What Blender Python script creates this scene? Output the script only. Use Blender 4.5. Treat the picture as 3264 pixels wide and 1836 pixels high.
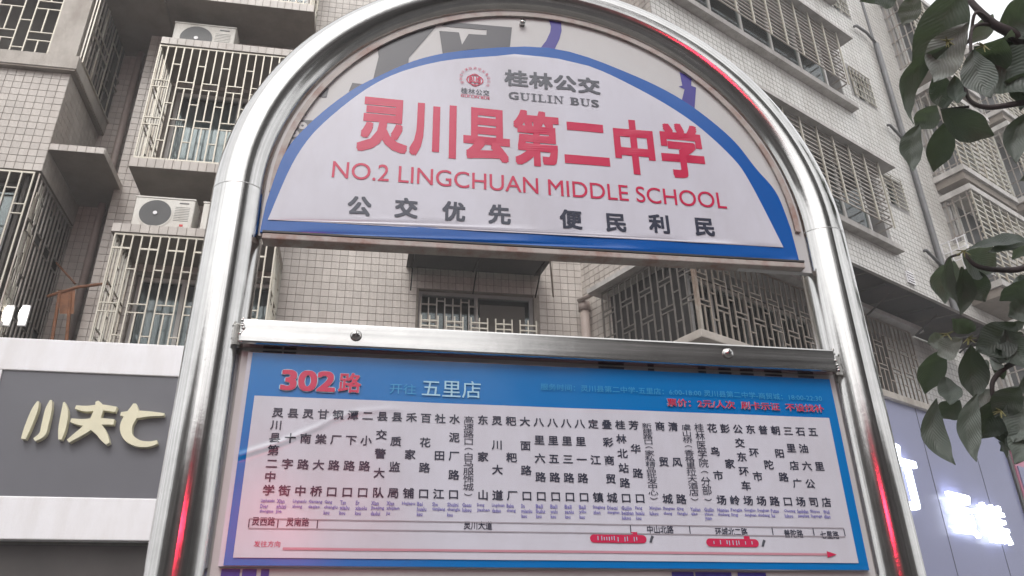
import bpy, bmesh, math, random
import numpy as np
from mathutils import Vector, Matrix
random.seed(7)
for _o in list(bpy.data.objects):
    bpy.data.objects.remove(_o)
SC = bpy.context.scene
COL = SC.collection

# ------------------------------------------------------------------ camera
F_PX, CX, CY = 2600.0, 1632.0, 918.0          # lens measured from the vanishing points
def _n(v): return v / np.linalg.norm(v)
def _d(px, py): return np.array([px - CX, CY - py, -F_PX], float)
UPV = _n(_d(1530, -4100))
def _hor(xp):
    dx = xp - CX
    return _n(np.array([dx, -(UPV[0] * dx - UPV[2] * F_PX) / UPV[1], -F_PX]))
XV = _hor(1632 + 16500)
YV = _n(np.cross(UPV, XV))
RW = np.array([XV, YV, UPV])                  # camera axes -> world axes
CAM = np.array([0.0, 0.0, 1.6])
def ray(px, py): return RW @ _n(_d(px, py))
cam_data = bpy.data.cameras.new('camera')
cam_data.sensor_width = 36.0
cam_data.lens = F_PX / 3264 * 36.0
cam_data.clip_start = 0.05
cam_data.clip_end = 2000
cam = bpy.data.objects.new('camera', cam_data)
M4 = Matrix([list(RW[0]), list(RW[1]), list(RW[2])]).to_4x4()
M4.translation = Vector(CAM)
cam.matrix_world = M4
COL.objects.link(cam)
SC.camera = cam

# ------------------------------------------------------------------ light
SUN_EL, SUN_AZ = math.radians(52), math.radians(200)   # behind and left of the photographer
wd = bpy.data.worlds.new('World'); SC.world = wd; wd.use_nodes = True
wn = wd.node_tree.nodes; wl = wd.node_tree.links
sky = wn.new('ShaderNodeTexSky'); sky.sky_type = 'NISHITA'; sky.sun_disc = False
sky.sun_elevation = SUN_EL; sky.sun_rotation = SUN_AZ
sky.air_density = 1.0; sky.dust_density = 7.0; sky.ozone_density = 0.6
hs = wn.new('ShaderNodeHueSaturation'); hs.inputs['Saturation'].default_value = 0.12   # overcast: grey-white sky
bgn = wn['Background']; bgn.inputs['Strength'].default_value = 0.15
wl.new(sky.outputs[0], hs.inputs['Color'])
cloud = wn.new('ShaderNodeMix'); cloud.data_type = 'RGBA'; cloud.inputs[0].default_value = .6      # an even layer of cloud over it
cloud.inputs[7].default_value = (7.55, 7.6, 7.75, 1)
wl.new(hs.outputs[0], cloud.inputs[6]); wl.new(cloud.outputs[2], bgn.inputs['Color'])
sd = bpy.data.lights.new('sun', 'SUN'); sd.energy = 0.5; sd.angle = math.radians(25); sd.color = (1, .97, .93)
so = bpy.data.objects.new('sun', sd)
_dir = Vector((math.sin(SUN_AZ) * math.cos(SUN_EL), math.cos(SUN_AZ) * math.cos(SUN_EL), math.sin(SUN_EL)))
so.rotation_euler = _dir.to_track_quat('Z', 'Y').to_euler(); so.location = _dir * 30
COL.objects.link(so)
SC.view_settings.view_transform = 'Standard'; SC.view_settings.look = 'None'
SC.view_settings.gamma = 1; SC.view_settings.use_curve_mapping = False
SC.view_settings.exposure = 0.7
SC.render.engine = 'CYCLES'
SC.cycles.max_bounces = 6; SC.cycles.use_denoising = True; SC.cycles.sample_clamp_indirect = 6
SC.cycles.transparent_max_bounces = 12

# ------------------------------------------------------------------ materials
class NT:
    def __init__(s, name):
        s.m = bpy.data.materials.new(name); s.m.use_nodes = True
        s.n = s.m.node_tree.nodes; s.l = s.m.node_tree.links
        s.b = s.n['Principled BSDF']
    def add(s, t, **kw):
        x = s.n.new(t)
        for k, v in kw.items():
            if k in x.inputs: x.inputs[k].default_value = v
            else: setattr(x, k, v)
        return x
    def link(s, a, b): s.l.new(a, b)
def mat(name, col, rough=.6, metal=0, var=.12, scale=6, bump=0, bscale=40, stretch=(1, 1, 1), piece=0, spec=.5,
        dirt=None, dirt_amt=0, dscale=1.5, coat=0, emit=None, estr=0, vstretch=None):
    t = NT(name); b = t.b
    b.inputs['Roughness'].default_value = rough; b.inputs['Metallic'].default_value = metal
    b.inputs['Specular IOR Level'].default_value = spec
    if coat:
        b.inputs['Coat Weight'].default_value = coat; b.inputs['Coat Roughness'].default_value = .12
    tc = t.add('ShaderNodeTexCoord'); mp = t.add('ShaderNodeMapping')
    mp.inputs['Scale'].default_value = stretch
    t.link(tc.outputs['Object'], mp.inputs['Vector'])
    nz = t.add('ShaderNodeTexNoise', Scale=scale, Detail=6.0, Roughness=.6); t.link(mp.outputs[0], nz.inputs['Vector'])
    mr = t.add('ShaderNodeMapRange'); mr.inputs['From Min'].default_value = .25; mr.inputs['From Max'].default_value = .75
    mr.inputs['To Min'].default_value = 1 - var; mr.inputs['To Max'].default_value = 1 + var
    t.link(nz.outputs['Fac'], mr.inputs['Value'])
    val = mr.outputs[0]
    if piece:
        gi = t.add('ShaderNodeNewGeometry'); oi = t.add('ShaderNodeObjectInfo')
        ad = t.add('ShaderNodeMath', operation='ADD'); t.link(gi.outputs['Random Per Island'], ad.inputs[0]); t.link(oi.outputs['Random'], ad.inputs[1])
        fr = t.add('ShaderNodeMath', operation='FRACT'); t.link(ad.outputs[0], fr.inputs[0])
        m2 = t.add('ShaderNodeMapRange'); m2.inputs['To Min'].default_value = 1 - piece; m2.inputs['To Max'].default_value = 1 + piece
        t.link(fr.outputs[0], m2.inputs['Value'])
        mu = t.add('ShaderNodeMath', operation='MULTIPLY'); t.link(val, mu.inputs[0]); t.link(m2.outputs[0], mu.inputs[1]); val = mu.outputs[0]
    vm = t.add('ShaderNodeVectorMath', operation='SCALE'); vm.inputs[0].default_value = col[:3]
    t.link(val, vm.inputs['Scale']); out = vm.outputs[0]
    if dirt:
        n2 = t.add('ShaderNodeTexNoise', Scale=dscale, Detail=8.0, Roughness=.7)
        mp2 = t.add('ShaderNodeMapping'); mp2.inputs['Scale'].default_value = vstretch or (1, 1, .35)
        t.link(tc.outputs['Object'], mp2.inputs['Vector']); t.link(mp2.outputs[0], n2.inputs['Vector'])
        r2 = t.add('ShaderNodeMapRange'); r2.inputs['From Min'].default_value = .44; r2.inputs['From Max'].default_value = .66
        r2.inputs['To Max'].default_value = dirt_amt; t.link(n2.outputs['Fac'], r2.inputs['Value'])
        mx = t.add('ShaderNodeMix', data_type='RGBA'); t.link(r2.outputs[0], mx.inputs[0])
        t.link(out, mx.inputs[6]); mx.inputs[7].default_value = (*dirt, 1); out = mx.outputs[2]
    t.link(out, b.inputs['Base Color'])
    if bump:
        n3 = t.add('ShaderNodeTexNoise', Scale=bscale, Detail=5.0); t.link(mp.outputs[0], n3.inputs['Vector'])
        bp = t.add('ShaderNodeBump', Strength=bump, Distance=.01); t.link(n3.outputs['Fac'], bp.inputs['Height'])
        t.link(bp.outputs[0], b.inputs['Normal'])
    if emit:
        b.inputs['Emission Color'].default_value = (*emit, 1); b.inputs['Emission Strength'].default_value = estr
    return t.m
def steel(name, base=.62, rough=.22, fine=1.0, axis_stretch=(60, 60, 1.2), dark=.12, warm=(1, .985, .96)):
    """polished stainless steel: long drawing marks, dull patches, small pits"""
    t = NT(name); b = t.b
    b.inputs['Metallic'].default_value = 1
    b.inputs['Anisotropic'].default_value = .5
    tc = t.add('ShaderNodeTexCoord'); mp = t.add('ShaderNodeMapping'); mp.inputs['Scale'].default_value = axis_stretch
    t.link(tc.outputs['UV' if name == 'tube_steel' else 'Object'], mp.inputs['Vector'])
    nz = t.add('ShaderNodeTexNoise', Scale=1.0, Detail=6.0, Roughness=.65); t.link(mp.outputs[0], nz.inputs['Vector'])
    n2 = t.add('ShaderNodeTexNoise', Scale=9.0, Detail=7.0, Roughness=.7); t.link(tc.outputs['Object'], n2.inputs['Vector'])
    r1 = t.add('ShaderNodeMapRange'); r1.inputs['From Min'].default_value = .3; r1.inputs['From Max'].default_value = .7
    r1.inputs['To Min'].default_value = rough * .7; r1.inputs['To Max'].default_value = rough * 1.5
    t.link(nz.outputs['Fac'], r1.inputs['Value']); t.link(r1.outputs[0], b.inputs['Roughness'])
    n4 = t.add('ShaderNodeTexNoise', Scale=140.0, Detail=3.0); t.link(tc.outputs['Object'], n4.inputs['Vector'])
    pit = t.add('ShaderNodeMapRange'); pit.inputs['From Min'].default_value = .745; pit.inputs['From Max'].default_value = .78
    pit.inputs['To Min'].default_value = 1; pit.inputs['To Max'].default_value = .35; t.link(n4.outputs['Fac'], pit.inputs['Value'])
    r2 = t.add('ShaderNodeMapRange'); r2.inputs['From Min'].default_value = .3; r2.inputs['From Max'].default_value = .7
    r2.inputs['To Min'].default_value = base * (1 - dark); r2.inputs['To Max'].default_value = base * (1 + dark)
    t.link(n2.outputs['Fac'], r2.inputs['Value'])
    mu0 = t.add('ShaderNodeMath', operation='MULTIPLY'); t.link(r2.outputs[0], mu0.inputs[0]); t.link(pit.outputs[0], mu0.inputs[1])
    r3 = t.add('ShaderNodeMapRange'); r3.inputs['From Min'].default_value = .38; r3.inputs['From Max'].default_value = .62
    r3.inputs['To Min'].default_value = .84; r3.inputs['To Max'].default_value = 1.08; t.link(nz.outputs['Fac'], r3.inputs['Value'])
    mu = t.add('ShaderNodeMath', operation='MULTIPLY'); t.link(mu0.outputs[0], mu.inputs[0]); t.link(r3.outputs[0], mu.inputs[1])
    vm = t.add('ShaderNodeVectorMath', operation='SCALE'); vm.inputs[0].default_value = warm; t.link(mu.outputs[0], vm.inputs['Scale'])
    t.link(vm.outputs[0], b.inputs['Base Color'])
    bp = t.add('ShaderNodeBump', Strength=.07 * fine, Distance=.004); t.link(nz.outputs['Fac'], bp.inputs['Height'])
    b2 = t.add('ShaderNodeBump', Strength=.03, Distance=.01); t.link(n2.outputs['Fac'], b2.inputs['Height']); t.link(bp.outputs[0], b2.inputs['Normal'])
    t.link(b2.outputs[0], b.inputs['Normal'])
    return t.m
def glass(name, tint=(.78, .82, .82), gloss=.25):
    t = NT(name); t.n.remove(t.b)
    o = t.n['Material Output']
    g = t.add('ShaderNodeBsdfGlossy', Roughness=.06); g.inputs['Color'].default_value = (.8, .85, .85, 1)
    tr = t.add('ShaderNodeBsdfTransparent'); tr.inputs['Color'].default_value = (*tint, 1)
    fr = t.add('ShaderNodeFresnel', IOR=1.5); ad = t.add('ShaderNodeMath', operation='ADD'); ad.inputs[1].default_value = gloss * .08
    t.link(fr.outputs[0], ad.inputs[0])
    nz = t.add('ShaderNodeTexNoise', Scale=1.5); bp = t.add('ShaderNodeBump', Strength=.05); t.link(nz.outputs['Fac'], bp.inputs['Height']); t.link(bp.outputs[0], g.inputs['Normal'])
    mx = t.add('ShaderNodeMixShader'); t.link(ad.outputs[0], mx.inputs[0]); t.link(tr.outputs[0], mx.inputs[1]); t.link(g.outputs[0], mx.inputs[2])
    t.link(mx.outputs[0], o.inputs['Surface'])
    return t.m
TILE = mat('cream_tile', (.46, .42, .38), .38, var=.08, scale=3, piece=.09, bump=.05, dirt=(.24, .19, .16), dirt_amt=.55, dscale=1.3, vstretch=(1.2, 1.2, .22))
TILE_W = mat('white_tile', (.53, .515, .49), .35, var=.06, scale=2, piece=.06, dirt=(.33, .30, .27), dirt_amt=.55, dscale=1.3, vstretch=(1.2, 1.2, .2))
GROUT = mat('grout', (.20, .175, .15), .9, var=.2, scale=20)
GROUT_W = mat('grey_grout', (.29, .28, .27), .9, var=.15, scale=20)
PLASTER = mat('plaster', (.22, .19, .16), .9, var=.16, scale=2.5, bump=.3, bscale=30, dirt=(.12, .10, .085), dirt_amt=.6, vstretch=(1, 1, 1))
PAINT = mat('cream_paint', (.42, .385, .345), .75, var=.1, scale=5, bump=.15, dirt=(.2, .16, .13), dirt_amt=.5, dscale=4)
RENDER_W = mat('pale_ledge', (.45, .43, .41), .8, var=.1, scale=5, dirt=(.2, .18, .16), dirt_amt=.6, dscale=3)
DARKER = mat('recess_shade', (.018, .016, .015), .8, var=.3)  # near-black that paints the shade inside the corner cage
CURT_D = mat('shaded_curtain', (.16, .155, .15), .9, var=.4, scale=4, stretch=(8, 8, .4))  # curtain with the shade under the canopy put into its colour
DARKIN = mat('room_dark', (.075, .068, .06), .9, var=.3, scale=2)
BAR = mat('grille_steel', (.44, .42, .36), .4, metal=.3, var=.12, scale=8, dirt=(.30, .2, .12), dirt_amt=.45, dscale=6)
BAR_R = mat('grille_steel_rusty', (.30, .27, .23), .4, metal=.45, var=.25, scale=9, dirt=(.16, .08, .045), dirt_amt=.8, dscale=7)  # rust, plus a darker base that paints in the recess shade
BAR_DD = mat('grille_steel_shaded', (.16, .145, .13), .45, metal=.4, var=.25, scale=8)  # grille steel darkened in colour for the shaded corner
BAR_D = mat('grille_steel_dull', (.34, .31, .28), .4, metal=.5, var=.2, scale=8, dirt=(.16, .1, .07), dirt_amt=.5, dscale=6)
ALU = mat('window_frame', (.55, .53, .5), .45, var=.08, scale=5)
ALU_M = mat('grey_window_frame', (.24, .23, .22), .45, var=.1)
ALU_D = mat('dark_window_frame', (.13, .125, .12), .45, var=.1)
GLASS = glass('window_glass')
CURT = mat('curtain', (.42, .46, .47), .9, var=.25, scale=4, stretch=(8, 8, .4))
CURT_W = mat('pale_curtain', (.72, .71, .69), .9, var=.25, scale=4, stretch=(8, 8, .4))
AC_W = mat('ac_casing', (.62, .6, .55), .5, var=.06, scale=4, dirt=(.35, .3, .24), dirt_amt=.4, dscale=5)
BLACK = mat('black_plastic', (.03, .03, .03), .5)
FANGREY = mat('fan_guard', (.09, .09, .09), .5)
REDP = mat('red_print', (.55, .03, .03), .5)
PIPE = mat('drain_pipe', (.33, .27, .24), .5, var=.15, dirt=(.15, .1, .08), dirt_amt=.4)
PIPE_D = mat('dark_drain_pipe', (.12, .12, .125), .5, var=.2)
RUST = mat('rusty_iron', (.20, .085, .04), .85, var=.4, scale=12, bump=.3)
SHEETMETAL = mat('canopy_sheet', (.04, .037, .034), .8, spec=.2, var=.2, scale=4, stretch=(10, 1, 1), dirt=(.075, .055, .045), dirt_amt=.5)
FASCIA_W = mat('fascia_white', (.76, .75, .77), .4, var=.03, scale=2, dirt=(.6, .57, .55), dirt_amt=.5, dscale=1.5, vstretch=(2, 1, .4))
FASCIA_G = mat('fascia_grey', (.105, .105, .12), .5, var=.06, scale=3)
GOLD = mat('cream_letters', (.66, .62, .45), .45, var=.06, scale=5)
SHOPPANEL = mat('shop_panel', (.17, .18, .30), .35, var=.05, scale=2)
LETTER_E = mat('lit_letters', (.9, .9, .95), .5, emit=(.84, .90, 1), estr=2.4)
LAMP_E = mat('lit_tube', (.9, .9, .85), .5, emit=(1, 1, .92), estr=3.5)
LED_E = mat('red_led', (.3, .01, .01), .5, emit=(1, .03, .08), estr=26)
STEEL = steel("tube_steel", .56, .12, axis_stretch=(1.0, 46, 1))
STEEL_BAR = steel("bar_steel", .54, .15, axis_stretch=(1.3, 60, 60), fine=.15)
STEEL_W = mat('trim_white', (.38, .345, .32), .5, var=.12, scale=30, dirt=(.25, .12, .09), dirt_amt=.8, dscale=18, vstretch=(1, 1, 1))
SHEET = dict(rough=.2, var=.03, scale=2, bump=.05, bscale=5)
P_WHITE = mat('print_white', (.565, .57, .64), dirt=(.45, .44, .48), dirt_amt=.5, dscale=5, vstretch=(1, 1, .4), **SHEET)
P_BLUE = mat('print_blue', (.004, .088, .36), **SHEET)
P_BLUE2 = mat('print_route_blue', (.002, .15, .44), **SHEET)
P_RED = mat('print_red', (.52, .03, .085), **SHEET)
P_DARK = mat('print_ink', (.045, .05, .075), **SHEET)
P_GREY = mat('print_grey_ink', (.09, .095, .115), **SHEET)
P_PURP = mat('print_purple', (.22, .21, .46), **SHEET)
P_PALE = mat('print_pale', (.34, .58, .72), **SHEET)
P_PALE2 = mat('print_pale_blue', (.05, .30, .55), **SHEET)
P_LINE = mat('print_line', (.33, .31, .34), **SHEET)
P_PINK = mat('print_pink', (.50, .25, .30), **SHEET)
OLD_W = mat('old_board_white', (.50, .50, .50), rough=.3, var=.05, scale=4, dirt=(.4, .36, .33), dirt_amt=.3)
OLD_G = mat('old_board_grey', (.075, .075, .085), rough=.35)
OLD_P = mat('old_board_purple', (.055, .045, .26), rough=.35)
def leafmat(name, top, under):
    t = NT(name); b = t.b
    g = t.add('ShaderNodeNewGeometry'); uv = t.add('ShaderNodeTexCoord')
    sep = t.add('ShaderNodeSeparateXYZ'); t.link(uv.outputs['UV'], sep.inputs[0])
    # side veins: stripes slanting off the midrib
    ab = t.add('ShaderNodeMath', operation='ABSOLUTE'); t.link(sep.outputs['X'], ab.inputs[0])
    m1 = t.add('ShaderNodeMath', operation='MULTIPLY'); m1.inputs[1].default_value = 5; t.link(ab.outputs[0], m1.inputs[0])
    m2 = t.add('ShaderNodeMath', operation='MULTIPLY'); m2.inputs[1].default_value = 15; t.link(sep.outputs['Y'], m2.inputs[0])
    sb = t.add('ShaderNodeMath', operation='SUBTRACT'); t.link(m2.outputs[0], sb.inputs[0]); t.link(m1.outputs[0], sb.inputs[1])
    ml = t.add('ShaderNodeMath', operation='MULTIPLY'); ml.inputs[1].default_value = 6.283; t.link(sb.outputs[0], ml.inputs[0])
    sn = t.add('ShaderNodeMath', operation='SINE'); t.link(ml.outputs[0], sn.inputs[0])
    mr = t.add('ShaderNodeMapRange'); mr.inputs['From Min'].default_value = .3; mr.inputs['To Min'].default_value = 0; mr.inputs['To Max'].default_value = .42; t.link(sn.outputs[0], mr.inputs['Value'])
    nz = t.add('ShaderNodeTexNoise', Scale=14.0, Detail=5.0); t.link(uv.outputs['Object'], nz.inputs['Vector'])
    oi = t.add('ShaderNodeObjectInfo')
    sc = t.add('ShaderNodeMapRange'); sc.inputs['To Min'].default_value = .65; sc.inputs['To Max'].default_value = 1.35; t.link(oi.outputs['Random'], sc.inputs['Value'])
    mx = t.add('ShaderNodeMix', data_type='RGBA'); t.link(g.outputs['Backfacing'], mx.inputs[0])
    mx.inputs[6].default_value = (*top, 1); mx.inputs[7].default_value = (*under, 1)
    mv = t.add('ShaderNodeMix', data_type='RGBA'); t.link(mr.outputs[0], mv.inputs[0]); t.link(mx.outputs[2], mv.inputs[6])
    mv.inputs[7].default_value = tuple(min(1, c * 1.9 + .01) for c in top) + (1,)
    nm = t.add('ShaderNodeMath', operation='MULTIPLY_ADD'); nm.inputs[1].default_value = .8; nm.inputs[2].default_value = .6; t.link(nz.outputs['Fac'], nm.inputs[0])
    mm = t.add('ShaderNodeMath', operation='MULTIPLY'); t.link(nm.outputs[0], mm.inputs[0]); t.link(sc.outputs[0], mm.inputs[1])
    vm = t.add('ShaderNodeVectorMath', operation='SCALE'); t.link(mv.outputs[2], vm.inputs[0]); t.link(mm.outputs[0], vm.inputs['Scale'])
    t.link(vm.outputs[0], b.inputs['Base Color']); b.inputs['Roughness'].default_value = .45
    bp = t.add('ShaderNodeBump', Strength=.25, Distance=.002); t.link(sn.outputs[0], bp.inputs['Height']); t.link(bp.outputs[0], b.inputs['Normal'])
    b.inputs['Transmission Weight'].default_value = 0
    tl = t.add('ShaderNodeBsdfTranslucent'); tl.inputs['Color'].default_value = (.11, .16, .07, 1)
    ms = t.add('ShaderNodeMixShader'); ms.inputs[0].default_value = .22
    t.link(b.outputs[0], ms.inputs[1]); t.link(tl.outputs[0], ms.inputs[2]); t.link(ms.outputs[0], t.n['Material Output'].inputs['Surface'])
    return t.m
LEAF = leafmat('leaf_dark', (.036, .047, .042), (.075, .092, .078))
LEAF_L = leafmat('leaf_pale_underside', (.20, .215, .21), (.24, .26, .24))
TWIG = mat('twig_bark', (.05, .04, .04), .8, var=.3, scale=20)
BUD = mat('bud', (.16, .15, .06), .6)
ASPHALT = mat('asphalt', (.05, .05, .052), .9, var=.25, scale=3, bump=.4, bscale=200)
PAVE = mat('paving', (.10, .095, .09), .85, var=.15, scale=3)
KERB = mat('kerb_stone', (.3, .29, .28), .8)
ROADPAINT = mat('road_paint', (.7, .7, .68), .7, var=.15)
OPP_D = mat('opposite_dark', (.025, .024, .023), .6, var=.2, scale=1)
OPP = mat('opposite_render', (.09, .085, .08), .85, var=.15, scale=1)
BARK = mat('bark', (.09, .07, .055), .9, var=.3, scale=10, bump=.5)

# ------------------------------------------------------------------ helpers
def setp(o, label=None, cat=None, group=None, kind=None):
    if label: o['label'] = label
    if cat: o['category'] = cat
    if group: o['group'] = group
    if kind: o['kind'] = kind
    return o
def link(name, data, parent=None):
    o = bpy.data.objects.new(name, data); COL.objects.link(o)
    if parent is not None: o.parent = parent
    return o
def thing(name, label, cat, group=None, loc=(0, 0, 0)):
    o = bpy.data.objects.new(name, None); o.empty_display_size = .1
    COL.objects.link(o); o.location = loc
    return setp(o, label, cat, group)
class Frame:
    """a vertical wall plane: s runs along it, z up, d out of it towards the street"""
    def __init__(s, o, ang, flip=1):
        s.o = np.array([o[0], o[1], 0.0]); s.u = np.array([math.cos(ang), math.sin(ang), 0.0])
        s.n = np.array([math.sin(ang), -math.cos(ang), 0.0]) * flip
    def p(s, a, z, d=0): q = s.o + s.u * a + s.n * d; return (q[0], q[1], z)
    def hit(s, px, py, d=0):
        r = ray(px, py); nn = s.n; t = ((s.o + nn * d) - CAM) @ nn / (r @ nn); q = CAM + r * t
        return float((q - s.o) @ s.u), float(q[2])
class MB:
    def __init__(s): s.v = []; s.f = []
    def quad(s, a, b, c, d):
        i = len(s.v); s.v += [tuple(a), tuple(b), tuple(c), tuple(d)]; s.f.append((i, i + 1, i + 2, i + 3)); return s
    def hexa(s, P):
        i = len(s.v); s.v += [tuple(q) for q in P]
        s.f += [tuple(i + k for k in f) for f in ((0, 3, 2, 1), (4, 5, 6, 7), (0, 1, 5, 4), (1, 2, 6, 5), (2, 3, 7, 6), (3, 0, 4, 7))]; return s
    def fb(s, fr, s0, s1, z0, z1, d0, d1):
        return s.hexa([fr.p(s0, z0, d0), fr.p(s1, z0, d0), fr.p(s1, z0, d1), fr.p(s0, z0, d1), fr.p(s0, z1, d0), fr.p(s1, z1, d0), fr.p(s1, z1, d1), fr.p(s0, z1, d1)])
    def box(s, x0, x1, y0, y1, z0, z1):
        return s.hexa([(x0, y0, z0), (x1, y0, z0), (x1, y1, z0), (x0, y1, z0), (x0, y0, z1), (x1, y0, z1), (x1, y1, z1), (x0, y1, z1)])
    def tube(s, pts, r, k=10, caps=True):
        pts = [Vector(p) for p in pts]; rr = r if isinstance(r, (list, tuple)) else [r] * len(pts)
        base = len(s.v); up = None
        for i, p in enumerate(pts):
            t = (pts[min(i + 1, len(pts) - 1)] - pts[max(i - 1, 0)]).normalized()
            if up is None:
                up = Vector((0, 1, 0)) if abs(t.y) < .9 else Vector((1, 0, 0))
            a = (up - t * up.dot(t)).normalized(); b = t.cross(a); up = a
            for j in range(k):
                q = p + (a * math.cos(2 * math.pi * j / k) + b * math.sin(2 * math.pi * j / k)) * rr[i]; s.v.append(tuple(q))
        for i in range(len(pts) - 1):
            for j in range(k):
                A = base + i * k + j; B = base + i * k + (j + 1) % k; s.f.append((A, B, B + k, A + k))
        if caps:
            s.f.append(tuple(base + j for j in range(k))[::-1]); s.f.append(tuple(base + (len(pts) - 1) * k + j for j in range(k)))
        return s
    def build(s, name, m, parent=None, smooth=False, bevel=0):
        me = bpy.data.meshes.new(name); me.from_pydata(s.v, [], s.f); me.materials.append(m)
        bm = bmesh.new(); bm.from_mesh(me); bmesh.ops.recalc_face_normals(bm, faces=bm.faces); bm.to_mesh(me); bm.free()
        if smooth: me.polygons.foreach_set('use_smooth', [True] * len(me.polygons))
        o = link(name, me, parent)
        if bevel:
            bv = o.modifiers.new('bevel', 'BEVEL'); bv.width = bevel; bv.segments = 2; bv.limit_method = 'ANGLE'
        return o
UNIT = {}
def unit_box(m):
    if m.name not in UNIT:
        b = MB().box(-.5, .5, -.5, .5, -.5, .5); me = bpy.data.meshes.new('unit_' + m.name); me.from_pydata(b.v, [], b.f); me.materials.append(m); UNIT[m.name] = me
    return UNIT[m.name]
def piece(name, fr, s0, s1, z0, z1, d0, d1, m, parent):
    o = link(name, unit_box(m), parent)
    c = fr.p((s0 + s1) / 2, (z0 + z1) / 2, (d0 + d1) / 2)
    X = Vector(fr.u) * (s1 - s0); Y = Vector(fr.n) * -(d1 - d0); Z = Vector((0, 0, z1 - z0))
    o.matrix_local = Matrix(((X.x, Y.x, Z.x, c[0]), (X.y, Y.y, Z.y, c[1]), (X.z, Y.z, Z.z, c[2]), (0, 0, 0, 1)))
    return o
def wall(fr, s0, s1, z0, z1, holes, name, m, parent, thick=.24):
    """wall slab with real openings"""
    ss = sorted({s0, s1, *[h[0] for h in holes], *[h[1] for h in holes]}); zz = sorted({z0, z1, *[h[2] for h in holes], *[h[3] for h in holes]})
    ss = [x for x in ss if s0 <= x <= s1]; zz = [x for x in zz if z0 <= x <= z1]
    b = MB()
    inside = lambda a, z: any(h[0] < a < h[1] and h[2] < z < h[3] for h in holes)
    for i in range(len(ss) - 1):
        z_run = None
        for j in range(len(zz)):
            solid = j < len(zz) - 1 and not inside((ss[i] + ss[i + 1]) / 2, (zz[j] + zz[j + 1]) / 2)
            if solid and z_run is None: z_run = zz[j]
            if not solid and z_run is not None: b.fb(fr, ss[i], ss[i + 1], z_run, zz[j], -thick, 0); z_run = None
    return b.build(name, m, parent)
def tiles(fr, s0, s1, z0, z1, holes, m, parent, pitch=.105, pz=None, gap=.0075, region=None, maxn=0, d=.0, th=.006):
    pz = pz or pitch
    ns, nz = int(round((s1 - s0) / pitch)), max(1, int(round((z1 - z0) / pz)))
    ps, pzz = (s1 - s0) / ns, (z1 - z0) / nz
    rng = random.Random(int(s0 * 100 + z0 * 10))
    cand, rest = [], []
    for i in range(ns):
        for j in range(nz):
            a0, b0 = s0 + i * ps + gap / 2, z0 + j * pzz + gap / 2; a1, b1 = a0 + ps - gap, b0 + pzz - gap
            if any(a1 > h[0] and a0 < h[1] and b1 > h[2] and b0 < h[3] for h in holes): continue
            ca, cz = (a0 + a1) / 2, (b0 + b1) / 2
            if region and maxn and region[0] < ca < region[1] and region[2] < cz < region[3]:
                cand.append((abs(ca - (region[0] + region[1]) / 2) + abs(cz - (region[2] + region[3]) / 2), a0, a1, b0, b1))
            else: rest.append((a0, a1, b0, b1))
    cand.sort(); rest += [c[1:] for c in cand[maxn:]]
    for c in cand[:maxn]: piece('tile', fr, c[1], c[2], c[3], c[4], d, d + th + rng.uniform(0, .002), m, parent)
    if rest:
        R = np.array(rest); n = len(R); e = th + np.array([rng.uniform(0, .002) for _ in range(n)])
        def P(a, z, dd): return fr.o[None] + fr.u[None] * a[:, None] + fr.n[None] * dd[:, None] + np.array([0, 0, 1.])[None] * z[:, None]
        D0 = np.full(n, d)
        V = np.stack([P(R[:, 0], R[:, 2], D0), P(R[:, 1], R[:, 2], D0), P(R[:, 1], R[:, 3], D0), P(R[:, 0], R[:, 3], D0),
                      P(R[:, 0], R[:, 2], D0 + e), P(R[:, 1], R[:, 2], D0 + e), P(R[:, 1], R[:, 3], D0 + e), P(R[:, 0], R[:, 3], D0 + e)], 1).reshape(-1, 3)
        Fq = np.array([(4, 5, 6, 7), (0, 1, 5, 4), (1, 2, 6, 5), (2, 3, 7, 6), (3, 0, 4, 7)])
        FF = (Fq[None] + (np.arange(n) * 8)[:, None, None]).reshape(-1, 4)
        me = bpy.data.meshes.new('tiling'); me.from_pydata(V.tolist(), [], FF.tolist()); me.materials.append(m)
        setp(link('tiling', me, parent), kind='stuff')
def grille(fr, s0, s1, z0, z1, d, m, parent, pitch=.105, r=.0085, pairs=(.28, .34, .62, .68), rungs=(.15, .48, .84), single=True, phase=0, name='window_grille', rails=True):
    """security grille in the usual broken-bar pattern: full, broken, full ..."""
    if single: g = link(name, None, parent); tgt = g
    n = int(round((s1 - s0) / pitch)); p = (s1 - s0) / n; H = z1 - z0
    segs = []
    for i in range(n + 1):
        a = s0 + i * p
        if (i + phase) % 3 == 1 and 0 < i < n:
            cuts = [z0] + [z0 + H * q for q in pairs] + [z1]
            for k in range(0, len(cuts), 2): segs.append((a - r, a + r, cuts[k], cuts[k + 1]))
        else: segs.append((a - r, a + r, z0, z1))
    hs = r * .8
    for i in range(n):
        a = s0 + i * p
        if (i + phase) % 3 == 0:
            e = min(s1, a + 2 * p)
            for q in pairs: segs.append((a + r, e - r, z0 + H * q - hs, z0 + H * q + hs))
        if (i + phase) % 3 == 2:
            for q in rungs: segs.append((a + r, a + p - r, z0 + H * q - hs, z0 + H * q + hs))
    if rails:
        segs.append((s0 - r, s1 + r, z0 - .025, z0)); segs.append((s0 - r, s1 + r, z1, z1 + .025))
    if single:
        for q in segs: piece('bar', fr, q[0], q[1], q[2], q[3], d - r, d + r, m, g)
        return g
    b = MB()
    for q in segs: b.fb(fr, q[0], q[1], q[2], q[3], d - r, d + r)
    return b.build(name, m, parent)
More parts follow.
